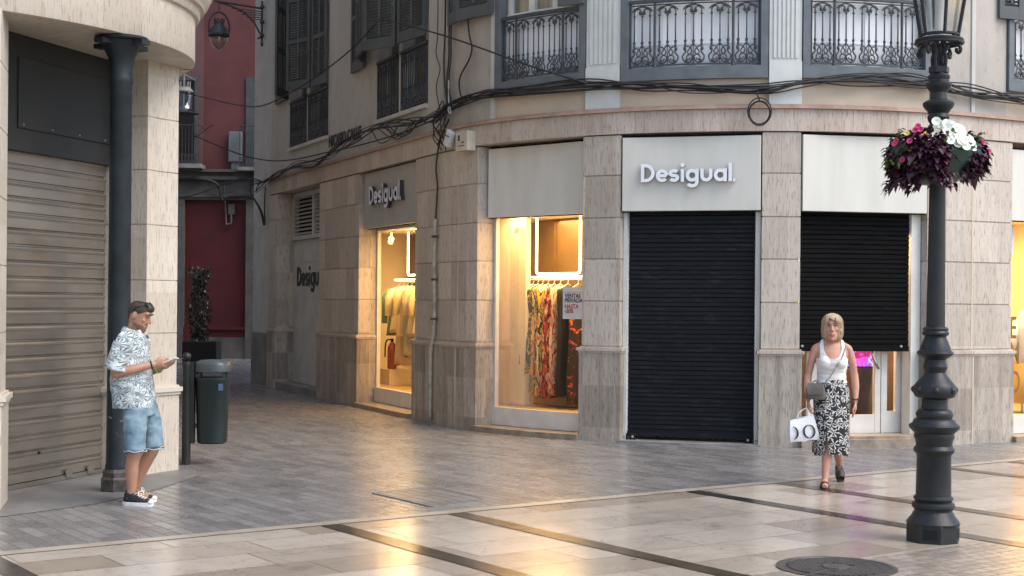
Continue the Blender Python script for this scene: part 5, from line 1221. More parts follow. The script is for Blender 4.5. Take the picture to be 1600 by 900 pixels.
def cyl_uv(me, cy, r):
    l = me.uv_layers.new(name='UVMap') if not me.uv_layers else me.uv_layers[0]
    for p in me.polygons:
        a0 = None
        for li in p.loop_indices:
            c = me.vertices[me.loops[li].vertex_index].co; a = math.atan2(c.x, -(c.y - cy))
            if a0 is None: a0 = a
            elif a - a0 > PI: a -= 2 * PI
            elif a0 - a > PI: a += 2 * PI
            l.data[li].uv = (a * r, c.z)
def facemat(me, fn):
    for p in me.polygons: p.material_index = fn(p.center, p.normal)
def offset_faces(me, keep, d):
    """cloth cut from the body: faces for which keep(centre, normal) holds, pushed out by d"""
    b = BM(); b.from_mesh(me); b.normal_update()
    nv = {v: v.normal.copy() for v in b.verts}
    for v in b.verts: v.co += nv[v] * d
    bmesh.ops.delete(b, geom=[f for f in b.faces if not keep(f.calc_center_median(), f.normal)], context='FACES')
    for it in range(10):          # even out the cut edge
        new = {}
        for v in b.verts:
            nb = [e.other_vert(v).co for e in v.link_edges if e.is_boundary]
            if len(nb) == 2: new[v] = (nb[0] + nb[1] + v.co * 2) / 4
        for v, c in new.items(): v.co = c
    return b
def tp(bm, pts, rs, seg=14, n=5):
    """smooth tapered limb with interpolated radii"""
    p = catmull(pts, n); R = []
    for i in range(len(pts) - 1):
        for k in range(n): t = k / n; t = t * t * (3 - 2 * t) if False else t; R.append(rs[i] + (rs[i + 1] - rs[i]) * t)
    R.append(rs[-1]); tube(bm, p, R, seg); ball(bm, p[0], R[0], u=seg, v=8); ball(bm, p[-1], R[-1], u=seg, v=8)
def head_bm(mx, wide=1.):
    bm = BM(); seg = 28; rings = []
    for z, f, b, w in ((-.118, -.083, -.035, .018), (-.112, -.094, -.015, .034), (-.098, -.099, .012, .046), (-.078, -.100, .045, .055), (-.05, -.099, .068, .061), (-.02, -.098, .083, .066), (.01, -.096, .093, .070), (.032, -.093, .097, .073), (.06, -.097, .098, .0755), (.085, -.090, .09, .071), (.103, -.072, .07, .057), (.114, -.045, .043, .036), (.119, -.015, .012, .014)):
        cy, ry = (f + b) / 2, (b - f) / 2; rings.append([V((w * wide * math.copysign(abs(math.cos(a)) ** .9, math.cos(a)), cy + ry * math.sin(a), z)) for a in [2 * PI * k / seg for k in range(seg)]])
    loft(bm, rings)
    tube(bm, [(0, -.092, .036), (0, -.106, .008), (0, -.117, -.012)], [.008, .010, .012], 8); ball(bm, (0, -.115, -.016), (.012, .012, .009), u=8, v=6)
    for s in (-1, 1):
        ball(bm, (s * .011, -.107, -.019), (.008, .009, .007), u=8, v=6); tube(bm, [(s * .012, -.096, .047), (s * .034, -.095, .052), (s * .054, -.083, .046)], .009, 6); ball(bm, (s * .031, -.086, .027), (.010, .006, .006), u=8, v=6)
        ball(bm, (s * .074 * wide, .012, .002), (.008, .020, .032), u=8, v=8); ball(bm, (s * .040, -.072, -.010), (.022, .016, .020), u=8, v=6)
    tube(bm, [(-.024, -.094, -.051), (0, -.104, -.0475), (.024, -.094, -.051)], .007, 6); tube(bm, [(-.020, -.094, -.063), (0, -.1045, -.065), (.020, -.094, -.063)], .008, 6)
    ball(bm, (0, -.093, -.1), (.02, .014, .014), u=8, v=6)
    bm.transform(mx); return bm
def merge(a, b):
    me = bpy.data.meshes.new('m'); b.to_mesh(me); b.free(); a.from_mesh(me); bpy.data.meshes.remove(me)
def hand(bm, wrist, d, palm_n, side, curl=.5, s=1., spread=1.):
    """palm + four unequal bent fingers + thumb. d along the hand, palm_n out of the palm, side towards the thumb"""
    d = V(d).normalized(); n = V(palm_n).normalized(); t = V(side).normalized(); w = V(wrist)
    tube(bm, [w, w + d * .03 * s, w + d * .085 * s], [.024 * s, .031 * s, .036 * s], 10, flat=.5, up=t)
    for i, (off, L) in enumerate(((.027, .072), (.009, .080), (-.009, .075), (-.026, .060))):
        p = w + d * (.085 - .006 * abs(i - 1)) * s + t * off * s * spread; pts = [p - d * .02 * s, p]; dd = d.copy()
        for k, fr in enumerate((.45, .30, .25)):
            dd = (dd + n * curl * (.75 if k else .55)).normalized(); p = p + dd * L * fr * s; pts.append(p)
        tube(bm, pts, [.0085 * s, .009 * s, .0085 * s, .008 * s, .0065 * s], 8); ball(bm, pts[-1], .0066 * s, u=8, v=6)
    p = w + d * .02 * s + t * .022 * s; pts = [p, p + (t * .75 + d * .6 + n * .25) * .035 * s, p + (t * .8 + d * 1.3 + n * .6) * .045 * s, p + (t * .75 + d * 1.9 + n * 1.0 * curl * 1.6) * .048 * s]
    tube(bm, pts, [.012 * s, .0115 * s, .010 * s, .0075 * s], 8); ball(bm, pts[-1], .0075 * s, u=8, v=6)

# ------------------------------------------------------------------ man leaning by the column
MAN = root('person', 'man in pale palm print shirt and denim shorts reading his phone by the column', 'man')
hm = Matrix.Translation((0, .050, 1.562)) @ Matrix.Rotation(R_(22), 4, 'X')
bm = head_bm(hm, 1.03)
tp(bm, [(0, .085, 1.40), (0, .075, 1.47), (0, .06, 1.55)], [.065, .060, .056])
ell(bm, [(0, .02, .74, .12, .085), (0, .03, .84, .155, .105), (0, .06, .95, .155, .11), (0, .09, 1.08, .158, .11), (0, .105, 1.22, .172, .108), (0, .108, 1.32, .18, .095), (0, .10, 1.39, .145, .075), (0, .09, 1.43, .08, .06)], 24)
# arms: right elbow hangs, forearm forward; both hands at the phone
RW = V((-.105, -.115, 1.165)); LW = V((.045, -.12, 1.125))
tp(bm, [(-.185, .095, 1.37), (-.225, .125, 1.25), (-.235, .150, 1.10)], [.055, .050, .043]); tp(bm, [(-.235, .150, 1.095), (-.19, .03, 1.125), RW], [.043, .041, .028])
tp(bm, [(.185, .095, 1.37), (.225, .11, 1.25), (.225, .12, 1.09)], [.055, .050, .043]); tp(bm, [(.225, .12, 1.085), (.15, .0, 1.10), LW], [.043, .041, .028])
hand(bm, RW, (.35, -.9, .12), (.85, .15, -.5), (0, -.1, 1), .75)
hand(bm, LW, (-.25, -.95, .25), (-.2, .1, 1), (.55, -.6, .3), .45)
# legs
tp(bm, [(-.09, .03, .84), (-.105, .035, .66), (-.105, .02, .47), (-.10, .05, .36), (-.098, .055, .24), (-.095, .06, .09)], [.085, .078, .056, .056, .050, .036])
tp(bm, [(.09, .01, .84), (.10, -.03, .66), (.10, -.055, .48), (.10, -.0, .36), (.10, .06, .24), (.10, .115, .09)], [.085, .078, .056, .055, .050, .036])
for x, y in ((-.095, .06), (.10, .115)): tube(bm, [(x, y + .03, .06), (x, y - .06, .055), (x, y - .13, .045)], [.035, .036, .030], 10)
me = remeshed(bm, .0055, 3)
hi = hm.inverted()
def mface(c, n):
    q = hi @ c
    if q.z > -.13 and c.z > 1.40 and abs(q.x) < .08:
        if q.y < -.03 and abs(q.z + .057) < .007 and abs(q.x) < .022 and q.y < -.088: return 1
        if -.125 < q.z < -.055 + .35 * 0 and q.y < .0 and not (q.z > -.075 and q.y < -.09 and abs(q.x) < .03): return 2
        if q.y < -.085 and -.046 < q.z < -.030 and abs(q.x) < .03: return 2
    return 0
facemat(me, mface)
obj('body', me, ['skin_tan', 'lip_skin', 'beard'], MAN, 0)
# hair: shaved sides, darker swept top
bm = head_bm(Matrix.Identity(4), 1.03); hme = remeshed(bm, .006, 4)
hb = offset_faces(hme, lambda c, n: c.z > .012 + max(0, -c.y) * .55 + .0 and c.y > -.078 + max(0, .075 - c.z) * 1.2 and not (abs(c.x) > .06 and abs(c.y - .012) < .02 and c.z < .04) or (c.y > .05 and c.z > -.055), .003); hb.transform(hm)
obj('shaved_hair', hb, 'hair_fade', MAN, 0)
bm = BM(); rings = []
for z, f, b, w in ((.048, -.098, .095, .066), (.075, -.108, .098, .073), (.10, -.106, .086, .067), (.118, -.090, .064, .052), (.127, -.06, .03, .03), (.130, -.035, .005, .012)):
    cy, ry = (f + b) / 2, (b - f) / 2; rings.append([V((w * math.cos(a), cy + ry * math.sin(a) + .004 * math.sin(9 * a), z + .022 * math.sin(a) * -1 * (1 if z < .06 else .3))) for a in [2 * PI * k / 24 for k in range(24)]])
loft(bm, rings); hme2 = remeshed(bm, .006, 3); wrinkle(hme2, .004, 60, (1, .3, 1)); hme2.transform(hm); hr_ = obj('hair', hme2, 'hair_dark', MAN, 0)
bm = BM(); rs_ = random.Random(9)
for i in range(420):
    a = rs_.uniform(0, 2 * PI); k = math.sqrt(rs_.random()); x, y = .066 * k * math.cos(a), -.012 + .095 * k * math.sin(a); z = .127 - .055 * k * k
    p = V((x, y, z)); d = V((x * 4 + rs_.gauss(0, .3), -.9 if y < -.02 else .5, .75 + rs_.gauss(0, .25))).normalized(); L = rs_.uniform(.012, .024); w_ = V((.0016, .0006, 0))
    bm.faces.new([bm.verts.new(q) for q in (p - w_, p + w_, p + d * L)])
bm.transform(hm); obj('hair_tuft', bm, 'hair_dark', hr_)
bm = BM()
for s in (-1, 1):
    ball(bm, (s * .031, -.091, .026), (.013, .006, .004), u=8, v=6); tube(bm, [(s * .012, -.107, .05), (s * .034, -.105, .057), (s * .055, -.092, .05)], .0042, 5)
bm.transform(hm); obj('eyes', bm, 'eye', MAN, 0)
bm = BM()
for s in (-1, 1):
    tube(bm, [(s * .080, .03, .02), (s * .082, .025, .07), (s * .074, -.045, .122)], .0035, 5)
    lens = [V((s * .04 + .030 * math.cos(a), -.055 + .02 * math.sin(a), .119 + .012 * math.sin(a))) for a in [2 * PI * k / 14 for k in range(14)]]
    loft(bm, [lens, [p + V((0, .004, .007)) for p in lens]])
tube(bm, [(-.015, -.056, .122), (.015, -.056, .122)], .003, 5); bm.transform(hm); obj('sunglasses', bm, 'canvas', MAN, 0)
# shirt: loose, hem at the hips, short sleeves, collar
bm = BM()
ell(bm, [(0, .072, .80, .195, .166), (0, .080, .86, .198, .172), (0, .092, 1.0, .198, .172), (0, .105, 1.15, .202, .160), (0, .110, 1.27, .202, .140), (0, .102, 1.35, .195, .120), (0, .098, 1.41, .140, .092), (0, .085, 1.45, .085, .075)], 30, p=2.15)
for s in (-1, 1):
    y2 = .145 if s < 0 else .12
    tube(bm, catmull([(s * .13, .10, 1.38), (s * .20, .10, 1.34), (s * .238, .122, 1.24), (s * .248, y2 + .005, 1.125)], 5), [.075] * 5 + [.080] * 5 + [.082] * 5 + [.084], 16)
sm_ = remeshed(bm, .010, 4); wrinkle(sm_, .011, 7, (1, 1, 1.6)); wrinkle(sm_, .005, 17, (1, 1, .8))
b2 = BM(); b2.from_mesh(sm_)
bmesh.ops.delete(b2, geom=[f for f in b2.faces if (f.calc_center_median().z < .806 and f.normal.z < -.6) or (f.calc_center_median().z > 1.437 and f.normal.z > .6)], context='FACES')
shirt = obj('shirt', b2, 'shirt', MAN, 0); cyl_uv(shirt.data, .09, .19)
bm = BM()   # turned-down collar
for s in (-1, 1):
    pts_o = [V((s * x, y, z)) for x, y, z in ((.0, .172, 1.475), (.05, .158, 1.478), (.085, .11, 1.465), (.085, .05, 1.445), (.045, -.01, 1.415))]; pts_i = [V((s * x, y, z)) for x, y, z in ((.0, .185, 1.435), (.065, .175, 1.435), (.112, .12, 1.42), (.115, .045, 1.395), (.085, -.02, 1.365))]
    pts_b = [V((s * x, y, z)) for x, y, z in ((.0, .15, 1.44), (.042, .14, 1.445), (.07, .10, 1.43), (.07, .05, 1.41), (.035, .0, 1.385))]
    loft(bm, [pts_i, pts_o, pts_b], False, closed=False)
cyl_uv(obj('collar', bm, 'shirt', shirt, 0).data, .09, .12)
# shorts
bm = BM(); ell(bm, [(0, .02, .74, .17, .12), (0, .03, .84, .172, .128), (0, .045, .93, .165, .125)], 26)
for pts in (((-.09, .03, .80), (-.108, .03, .64), (-.110, .022, .455)), ((.09, .01, .80), (.105, -.028, .64), (.105, -.055, .46))): tube(bm, catmull(pts, 4), [.102, .100, .098, .095, .092, .089, .087, .087, .088], 18)
dm_ = remeshed(bm, .010, 4); wrinkle(dm_, .010, 9, (1, 1, 1.5)); b2 = BM(); b2.from_mesh(dm_)
bmesh.ops.delete(b2, geom=[f for f in b2.faces if f.calc_center_median().z < .48 and f.normal.z < -.75], context='FACES')
sh = obj('shorts', b2, 'denim', MAN, 0)
for x, y in ((-.110, .022), (.105, -.055)):
    bm = BM(); tube(bm, [(x + .090 * math.cos(a), y + .090 * math.sin(a), .452 + .005 * math.sin(5 * a)) for a in [2 * PI * k / 30 for k in range(31)]], .0055, 5)
    obj('hem', bm, M.setdefault('hem', None) or M.__setitem__('hem', mat('frayed_hem', (.38, .45, .48), None, .9, 30)) or M['hem'], sh, 0)
def sneaker(x, y, toe, rotz):
    m_ = Matrix.Translation((x, y, 0)) @ Matrix.Rotation(rotz, 4, 'Z'); bm = BM()
    def rings(specs): return [[m_ @ V((w * math.copysign(abs(math.cos(a)) ** .85, math.cos(a)), (f + b) / 2 + (b - f) / 2 * math.sin(a), z)) for a in [2 * PI * k / 22 for k in range(22)]] for z, f, b, w in specs]
    loft(bm, rings([(.022, -.185, .075, .046), (.05, -.165, .073, .044), (.07, -.10, .07, .040), (.095, -.045, .066, .038), (.105, -.03, .062, .036)])); sh_ = obj('shoe', bm, 'canvas', MAN, 0)
    bm = BM(); loft(bm, rings([(0, -.192, .082, .049), (.028, -.192, .082, .049), (.030, -.18, .075, .046)])); ball(bm, (m_ @ V((0, -.168, .03)))[:], (.036, .026, .022), u=12, v=6); obj('sole', bm, 'rubber', sh_, 40)
    bm = BM()
    for k in range(5):
        yy = -.125 + k * .021; zz = .066 + k * .0085
        tube(bm, [m_ @ V((-.026, yy + .008, zz - .010)), m_ @ V((0, yy - .004, zz + .004)), m_ @ V((.026, yy + .008, zz - .010))], .004, 5)
    for s in (-1, 1): tube(bm, catmull([m_ @ V((0, -.05, .105)), m_ @ V((s * .03, -.07, .115)), m_ @ V((s * .05, -.085, .085)), m_ @ V((s * .02, -.06, .10))]), .0035, 5)
    obj('lace', bm, 'rubber', sh_, 0)
sneaker(-.095, .055, 0, R_(-6)); sneaker(.10, .115, 0, R_(14))
bm = BM(); d = (RW - V((-.235, .15, 1.095))).normalized(); c = RW - d * .012; u = d.orthogonal().normalized(); w = d.cross(u)
tube(bm, [c + (u * math.cos(a) + w * math.sin(a)) * .031 for a in [2 * PI * k / 16 for k in range(17)]], .006, 6); obj('bracelet', bm, 'canvas', MAN, 0)
bm = BM(); d = (LW - V((.225, .12, 1.085))).normalized(); c = LW - d * .01; u = d.orthogonal().normalized(); w = d.cross(u)
tube(bm, [c + (u * math.cos(a) + w * math.sin(a)) * .032 for a in [2 * PI * k / 16 for k in range(17)]], .009, 6); obj('wristband', bm, mat('lime_band', (.35, .45, .08), None, .5, 8), MAN, 0)
MAN.location = (-3.06, 11.98, 0); MAN.rotation_euler = (0, 0, R_(84))
mm = Matrix.Translation(MAN.location) @ Matrix.Rotation(R_(84), 4, 'Z')
pm = mm @ frame_mx(V((-.045, -.235, 1.19)), (.0, -.86, .36), (.1, .35, .88)); bm = BM(); box(bm, (-.075, -.037, -.004), (.075, .037, .005), pm, bev=.003)
o = obj('phone', bm, mat('phone_white', (.7, .7, .7), None, .3, 5), None, None, pm.translation); tag(o, 'pale smartphone held in the hands of the man', 'phone')
bm = BM(); box(bm, (-.070, -.033, .0052), (.070, .033, .0058), pm); x = obj('screen', bm, mat('phone_screen', (.25, .28, .3), None, .1, 3)); x.data.transform(Matrix.Translation(-o.location)); x.parent = o

# ------------------------------------------------------------------ woman walking
WO = root('person', 'blond woman in white tank top and palm print skirt walking with two bags', 'woman')
wm = Matrix.Translation((.0, -.012, 1.488)) @ Matrix.Rotation(R_(-7), 4, 'Z') @ Matrix.Rotation(R_(3), 4, 'X') @ Matrix.Scale(1.0, 4)
bm = head_bm(wm, .95)
tp(bm, [(0, .028, 1.31), (0, .018, 1.37), (0, .0, 1.46)], [.056, .047, .047])
ell(bm, [(0, .0, .74, .14, .10), (0, .0, .84, .168, .118), (0, .0, .92, .155, .11), (0, -.002, 1.0, .128, .09), (0, -.002, 1.06, .125, .088), (0, -.012, 1.14, .138, .105), (0, -.012, 1.19, .143, .112), (0, .0, 1.26, .15, .09), (0, .01, 1.31, .142, .075), (0, .018, 1.345, .085, .055), (0, .02, 1.36, .05, .045)], 26)
for s in (-1, 1): ball(bm, (s * .066, -.075, 1.165), (.06, .055, .06), u=12, v=8)
for s in (-1, 1): tp(bm, [(s * .02, .02, 1.385), (s * .075, .016, 1.335), (s * .14, .012, 1.295)], [.035, .038, .042])
WRW = V((-.225, -.085, .815)); WLW = V((.215, -.04, .80))
tp(bm, [(-.150, .01, 1.285), (-.185, .02, 1.18), (-.212, .03, 1.04)], [.043, .038, .032]); tp(bm, [(-.215, .03, 1.04), (-.225, -.02, .94), WRW], [.035, .036, .024])
tp(bm, [(.150, .01, 1.285), (.187, .015, 1.18), (.212, .025, 1.04)], [.043, .039, .033]); tp(bm, [(.215, .025, 1.04), (.22, .0, .93), WLW], [.036, .037, .024])
hand(bm, WRW, (.0, -.12, -1), (1, .0, -.1), (-.1, -1, 0), .75, .92)
hand(bm, WLW, (-.05, -.12, -1), (-1, .0, 0), (0, -1, -.1), .28, .95)
tp(bm, [(-.075, -.01, .84), (-.06, -.06, .65), (-.045, -.105, .46), (-.05, -.115, .34), (-.06, -.145, .22), (-.075, -.19, .075)], [.085, .070, .049, .050, .043, .030])
tp(bm, [(.075, .0, .84), (.07, .04, .65), (.065, .06, .45), (.08, .15, .345), (.10, .24, .25), (.115, .34, .165)], [.085, .075, .052, .050, .043, .031])
tube(bm, [(-.08, -.165, .05), (-.085, -.24, .048), (-.09, -.315, .034), (-.094, -.375, .028)], [.030, .033, .036, .024], 12, flat=1.0)
tube(bm, [(.11, .36, .15), (.112, .34, .09), (.118, .315, .045), (.122, .275, .026)], [.030, .031, .034, .024], 12)
me = remeshed(bm, .0055, 3); wi = wm.inverted()
def wface(c, n):
    q = wi @ c
    if c.z > 1.36 and abs(q.x) < .025 and q.y < -.085 and abs(q.z + .057) < .0085: return 1
    return 0
facemat(me, wface)
tank = offset_faces(me, lambda c, n: .975 < c.z < 1.392 and abs(c.x) < (.148 if c.z < 1.20 else .128 - max(0, c.z - 1.28) * .25) and
    not (c.y < .02 and c.z > 1.198 - .0 and abs(c.x) < .082 and c.z > 1.198 + (abs(c.x) / .085) ** 3 * .10 ) and not (c.y >= .02 and c.z > 1.25 and abs(c.x) < .075) and not (abs(c.x) > .118 and c.z > 1.215), .0075)
obj('body', me, ['skin', 'lip_skin'], WO, 0)
tm = bpy.data.meshes.new('t'); tank.to_mesh(tm); tank.free(); wrinkle(tm, .004, 16, (.5, .5, 2.4)); obj('tank_top', tm, 'white_cloth', WO, 0)
bm = BM()
for s in (-1, 1):
    ball(bm, (s * .029, -.0925, .027), (.014, .006, .0052), u=8, v=6); tube(bm, [(s * .014, -.107, .049), (s * .032, -.105, .055), (s * .05, -.092, .050)], .0034, 5)
bm.transform(wm); obj('eyes', bm, mat('brow', (.07, .04, .025), None, .5, 9), WO, 0)
# bob hair: closed shell open at the face
bm = BM(); rings = []
for z, rx, f, b in ((-.105, .083, -.045, .085), (-.08, .098, -.06, .105), (-.03, .1, -.068, .118), (.02, .098, -.082, .122), (.07, .094, -.108, .118), (.105, .079, -.10, .098), (.128, .052, -.07, .066), (.138, .015, -.02, .02)):
    cy, ry = (f + b) / 2, (b - f) / 2; rings.append([V((rx * math.cos(a), cy + ry * math.sin(a), z)) for a in [2 * PI * k / 32 for k in range(32)]])
loft(bm, rings); hme = remeshed(bm, .006, 5); wrinkle(hme, .006, 34, (1, 1, .22)); b2 = BM(); b2.from_mesh(hme)
def inface(c):
    if c.y > -.035: return False
    top = .104 - .5 * max(0, c.x + .03) * (1 if c.x > -.03 else 0) - .9 * max(0, -.03 - c.x)
    return c.z < top and abs(c.x) < .066
bmesh.ops.delete(b2, geom=[f for f in b2.faces if inface(f.calc_center_median()) or (f.calc_center_median().z < -.09 and f.normal.z < -.7)], context='FACES'); b2.transform(wm)
hr_ = obj('hair', b2, 'hair_blond', WO, 0)
bm = BM(); rs_ = random.Random(12); HR = ((.138, .012, -.0, .0), (.128, .052, -.07, .066), (.105, .080, -.102, .099), (.07, .0955, -.110, .120), (.02, .10, -.082, .124), (-.03, .1025, -.07, .12), (-.08, .10, -.062, .107), (-.112, .088, -.048, .09))
for i in range(520):
    a = rs_.uniform(-PI / 2 + .62, 1.5 * PI - .62) if i % 5 else rs_.choice((-PI / 2 + rs_.uniform(.35, .75), 1.5 * PI - rs_.uniform(.35, .75))); j0 = rs_.randint(0, 3); off = 1 + rs_.uniform(-.005, .05); dr = rs_.gauss(0, .10); P_ = []
    for j in range(j0, len(HR)):
        z, rx, f, b = HR[j]; cy, ry = (f + b) / 2, (b - f) / 2; aa = a + dr * (j - j0) / 6; e_ = off * (1 if j < 6 else 1 - .03 * (j - 5)) ; P_.append(V((rx * math.cos(aa) * e_, cy + ry * math.sin(aa) * e_, z * (1.0 if j else 1.03) + rs_.uniform(-.008, .004) * (j > 6))))
    P_ = catmull(P_, 3); t_ = V((-math.sin(a), math.cos(a), 0)) * .0022; n_ = len(P_)
    loft(bm, [[p - t_ * (1 - .7 * k / n_), p + t_ * (1 - .7 * k / n_)] for k, p in enumerate(P_)], False, closed=False)
bm.transform(wm); obj('hair_strand', bm, 'hair_blond', hr_, 0)
bm = BM(); ball(bm, (wm @ V((.078, -.03, .0)))[:], (.008, .010, .012)); tube(bm, [wm @ V((.08, -.036, -.002)), wm @ V((.079, -.04, -.028))], .005, 6); obj('earbud', bm, 'rubber', WO, 0)
# skirt with a slit
bm = BM(); rings = []; n = 56
for z, rx, ry, cy in ((1.005, .132, .096, -.002), (.96, .146, .108, -.003), (.9, .163, .12, -.004), (.82, .172, .132, -.005), (.7, .168, .160, -.008), (.56, .164, .190, -.002), (.43, .164, .212, .01), (.33, .166, .222, .022), (.30, .167, .224, .024)):
    fo = max(0, (.95 - z)) * .05; ring = []
    for k in range(n + 1):
        g = max(0, .50 - z) * 1.5; a = -PI / 2 - .30 + g / 2 + (2 * PI - g) * k / n
        q = 1 + fo * math.sin(7 * a + z * 3) + fo * .6 * math.sin(13 * a + 1)
        ca_, sa_ = math.cos(a), math.sin(a); pw = 1 if z > .8 else .78; ca_ = math.copysign(abs(ca_) ** pw, ca_); sa_ = math.copysign(abs(sa_) ** pw, sa_); ring.append(V((rx * ca_ * q, cy + ry * sa_ * q, z + .012 * math.sin(3 * a) * (z < .5))))
    rings.append(ring)
loft(bm, rings, False, closed=False); bmesh.ops.remove_doubles(bm, verts=bm.verts[:], dist=.0004)
sk = obj('skirt', bm, 'skirt', WO, 0); cyl_uv(sk.data, .0, .17)
def slide(p0, dirv, pitch):
    m_ = Matrix.Translation(p0) @ Matrix.Rotation(math.atan2(dirv[0], -dirv[1]), 4, 'Z') @ Matrix.Rotation(pitch, 4, 'X'); bm = BM()
    loft(bm, [[m_ @ V((.042 * math.cos(a) * (1 - .18 * math.sin(a)), -.10 + .132 * math.sin(a), z)) for a in [2 * PI * k / 22 for k in range(22)]] for z in (.0, .020)]); s_ = obj('sandal', bm, 'sandal', WO, 40)
    bm = BM(); loft(bm, [[m_ @ V((.046 * math.cos(t), y, .018 + .054 * math.sin(t))) for t in [PI * k / 10 for k in range(11)]] for y in (-.185, -.165, -.135, -.115)], False, closed=False); obj('strap', bm, 'sandal', s_, 0)
slide((-.082, -.155, .0), (-.05, -1), 0); slide((.113, .372, .155), (.05, -1), R_(48))
bm = BM(); c = WLW + V((0, .0, .02)); tube(bm, [c + V((.027 * math.cos(a), .027 * math.sin(a), 0)) for a in [2 * PI * k / 16 for k in range(17)]], .005, 6); ball(bm, (c + V((.024, -.018, 0)))[:], (.012, .012, .012)); ob = obj('watch', bm, ['sandal'], WO, 0)
WO.location = (3.03, 13.62, 0); WO.rotation_euler = (0, 0, R_(-6))
wmx = Matrix.Translation(WO.location) @ Matrix.Rotation(R_(-6), 4, 'Z')
# cross-body handbag
t = root('handbag', 'taupe leather handbag hanging from a strap at the hip of the woman', 'handbag', wmx @ V((-.17, -.14, .78)))
m_ = wmx @ Matrix.Translation((-.165, -.150, .82)) @ Matrix.Rotation(R_(-12), 4, 'Z') @ Matrix.Scale(.8, 4)
bm = BM(); ell(bm, [(0, 0, 0, .105, .045), (0, 0, .02, .118, .052), (0, 0, .10, .112, .045), (0, 0, .175, .095, .03), (0, 0, .19, .085, .02)], 24, p=3.2); bm.transform(m_); obj('body', bm, 'leather', t, 40)
bm = BM(); l_ = [[m_ @ V((x * (1 - .25 * max(0, .11 - z) / .11), -.035 - .022 * math.sin((.195 - z) / .195 * PI * .8), z)) for x in (-.092, -.05, 0, .05, .092)] for z in (.192, .15, .11, .075, .06)]; loft(bm, l_, False, closed=False); obj('flap', bm, mat('taupe_flap', (.16, .14, .12), (.11, .095, .08), .45, 10), t, 0)
bm = BM(); tube(bm, [m_ @ V((.088, 0, .17)), wmx @ V((-.03, -.135, 1.03)), wmx @ V((.03, -.138, 1.13)), wmx @ V((.085, -.12, 1.22)), wmx @ V((.125, -.055, 1.31)), wmx @ V((.118, .02, 1.345)), wmx @ V((.06, .10, 1.22)), wmx @ V((-.1, .12, 1.0)), m_ @ V((-.088, .01, .17))], .006, 6); obj('strap', bm, 'strap_grey', t, 0)
# shopping bag with round letters
hp = wmx @ (WRW + V((.01, -.02, -.10)))
t = root('shopping_bag', 'white shopping bag with large black letters carried by the woman', 'shopping bag', hp - V((0, 0, .32)))
m_ = Matrix.Translation(hp + V((-.055, -.02, -.285))) @ Matrix.Rotation(R_(4), 4, 'Z') @ Matrix.Rotation(R_(-6), 4, 'Y'); bm = BM()
rings = []
for z, w, d in ((0, .135, .035), (.06, .138, .045), (.15, .125, .03), (.215, .112, .014)):
    rings.append([m_ @ V((x * w, y * d, z + .006 * math.sin(5 * x + y) + (.018 * x if z > .2 else 0))) for x, y in ((-1, -1), (-.5, -1.1), (0, -1.2), (.5, -1.1), (1, -1), (1, 1), (.5, 1.1), (0, 1.2), (-.5, 1.1), (-1, 1))])
loft(bm, rings); obj('body', bm, 'bag_white', t, 30)
bm = BM()
for y in (-.014, .014): tube(bm, catmull([m_ @ V((-.045, y, .20)), m_ @ V((-.02, y, .265)), m_ @ V((.055, 0, .30)), m_ @ V((.06, y, .26)), m_ @ V((.055, y, .20))]), .005, 5)
obj('handle', bm, 'rubber', t, 0)
bm = BM()
def face_pt(x, z): return V((x, -(.052 - .12 * abs(z - .06) if z > .06 else .05) * 1.06 - .0045, z))
def stroke(pts, wd):
    rows = []
    for i, (x, z) in enumerate(pts):
        a = pts[max(i - 1, 0)]; b = pts[min(i + 1, len(pts) - 1)]; dx, dz = b[0] - a[0], b[1] - a[1]; L = math.hypot(dx, dz) or 1; k = wd(i / (len(pts) - 1)) / 2
        rows.append([m_ @ face_pt(x - dz / L * k, z + dx / L * k), m_ @ face_pt(x + dz / L * k, z - dx / L * k)])
    loft(bm, rows, False, closed=False)
oo = lambda t: .006 + .013 * abs(math.sin(2 * PI * t + PI / 2))
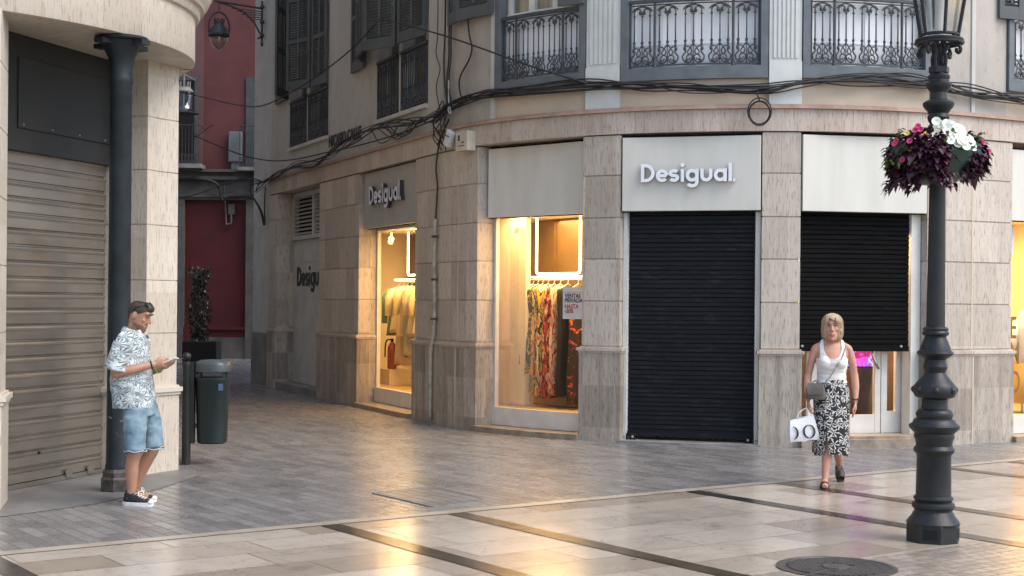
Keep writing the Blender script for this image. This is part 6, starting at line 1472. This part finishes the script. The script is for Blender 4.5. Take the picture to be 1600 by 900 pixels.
stroke(arc(.045, .085, .050, .060, 0, 360, 28), oo); stroke(arc(-.115, .085, .050, .060, -75, 75, 14), lambda t: .006 + .013 * math.sin(PI * t))
obj('lettering', bm, 'ink', t)

# ================================================================== LIGHT, CAMERA
SUN_AZ, SUN_EL = R_(118), R_(52)      # azimuth from north (+Y) clockwise
w = bpy.data.worlds.new('World'); scene.world = w; w.use_nodes = True; nt = w.node_tree; nt.nodes.clear()
o_ = nn(nt, 'ShaderNodeOutputWorld'); bg = nn(nt, 'ShaderNodeBackground'); sk = nn(nt, 'ShaderNodeTexSky'); sk.sky_type = 'NISHITA'; sk.sun_disc = False
sk.sun_elevation = SUN_EL; sk.sun_rotation = SUN_AZ; sk.dust_density = 2; sk.air_density = 1.0; sk.ozone_density = .6; sk.altitude = 20
nt.links.new(sk.outputs[0], bg.inputs[0]); bg.inputs[1].default_value = .125; nt.links.new(bg.outputs[0], o_.inputs[0])
l = bpy.data.lights.new('sun', 'SUN'); l.energy = .95; l.angle = R_(40); l.color = (1, .93, .84); so = bpy.data.objects.new('sun', l); COL.objects.link(so)
sd = V((math.sin(SUN_AZ) * math.cos(SUN_EL), math.cos(SUN_AZ) * math.cos(SUN_EL), math.sin(SUN_EL))); so.rotation_euler = sd.to_track_quat('Z', 'Y').to_euler(); so.location = sd * 40
cam = bpy.data.cameras.new('camera'); co = bpy.data.objects.new('camera', cam); COL.objects.link(co); scene.camera = co
co.location = (0, 0, 1.70); co.rotation_euler = (R_(90), R_(-.5), 0); cam.sensor_width = 36; cam.lens = 36 * 2250 / 1600; cam.shift_y = 23 / 1600; cam.clip_start = .1; cam.clip_end = 600
vs = scene.view_settings; vs.view_transform = 'Standard'; vs.look = 'None'; vs.exposure = 1.3; vs.gamma = 1; vs.use_curve_mapping = False
scene.render.engine = 'CYCLES'; cy = scene.cycles
cy.use_denoising = True; cy.denoiser = 'OPENIMAGEDENOISE'; cy.max_bounces = 8; cy.diffuse_bounces = 4; cy.glossy_bounces = 4; cy.transparent_max_bounces = 12; cy.caustics_reflective = False; cy.caustics_refractive = False; cy.sample_clamp_indirect = 6
scene.render.film_transparent = False
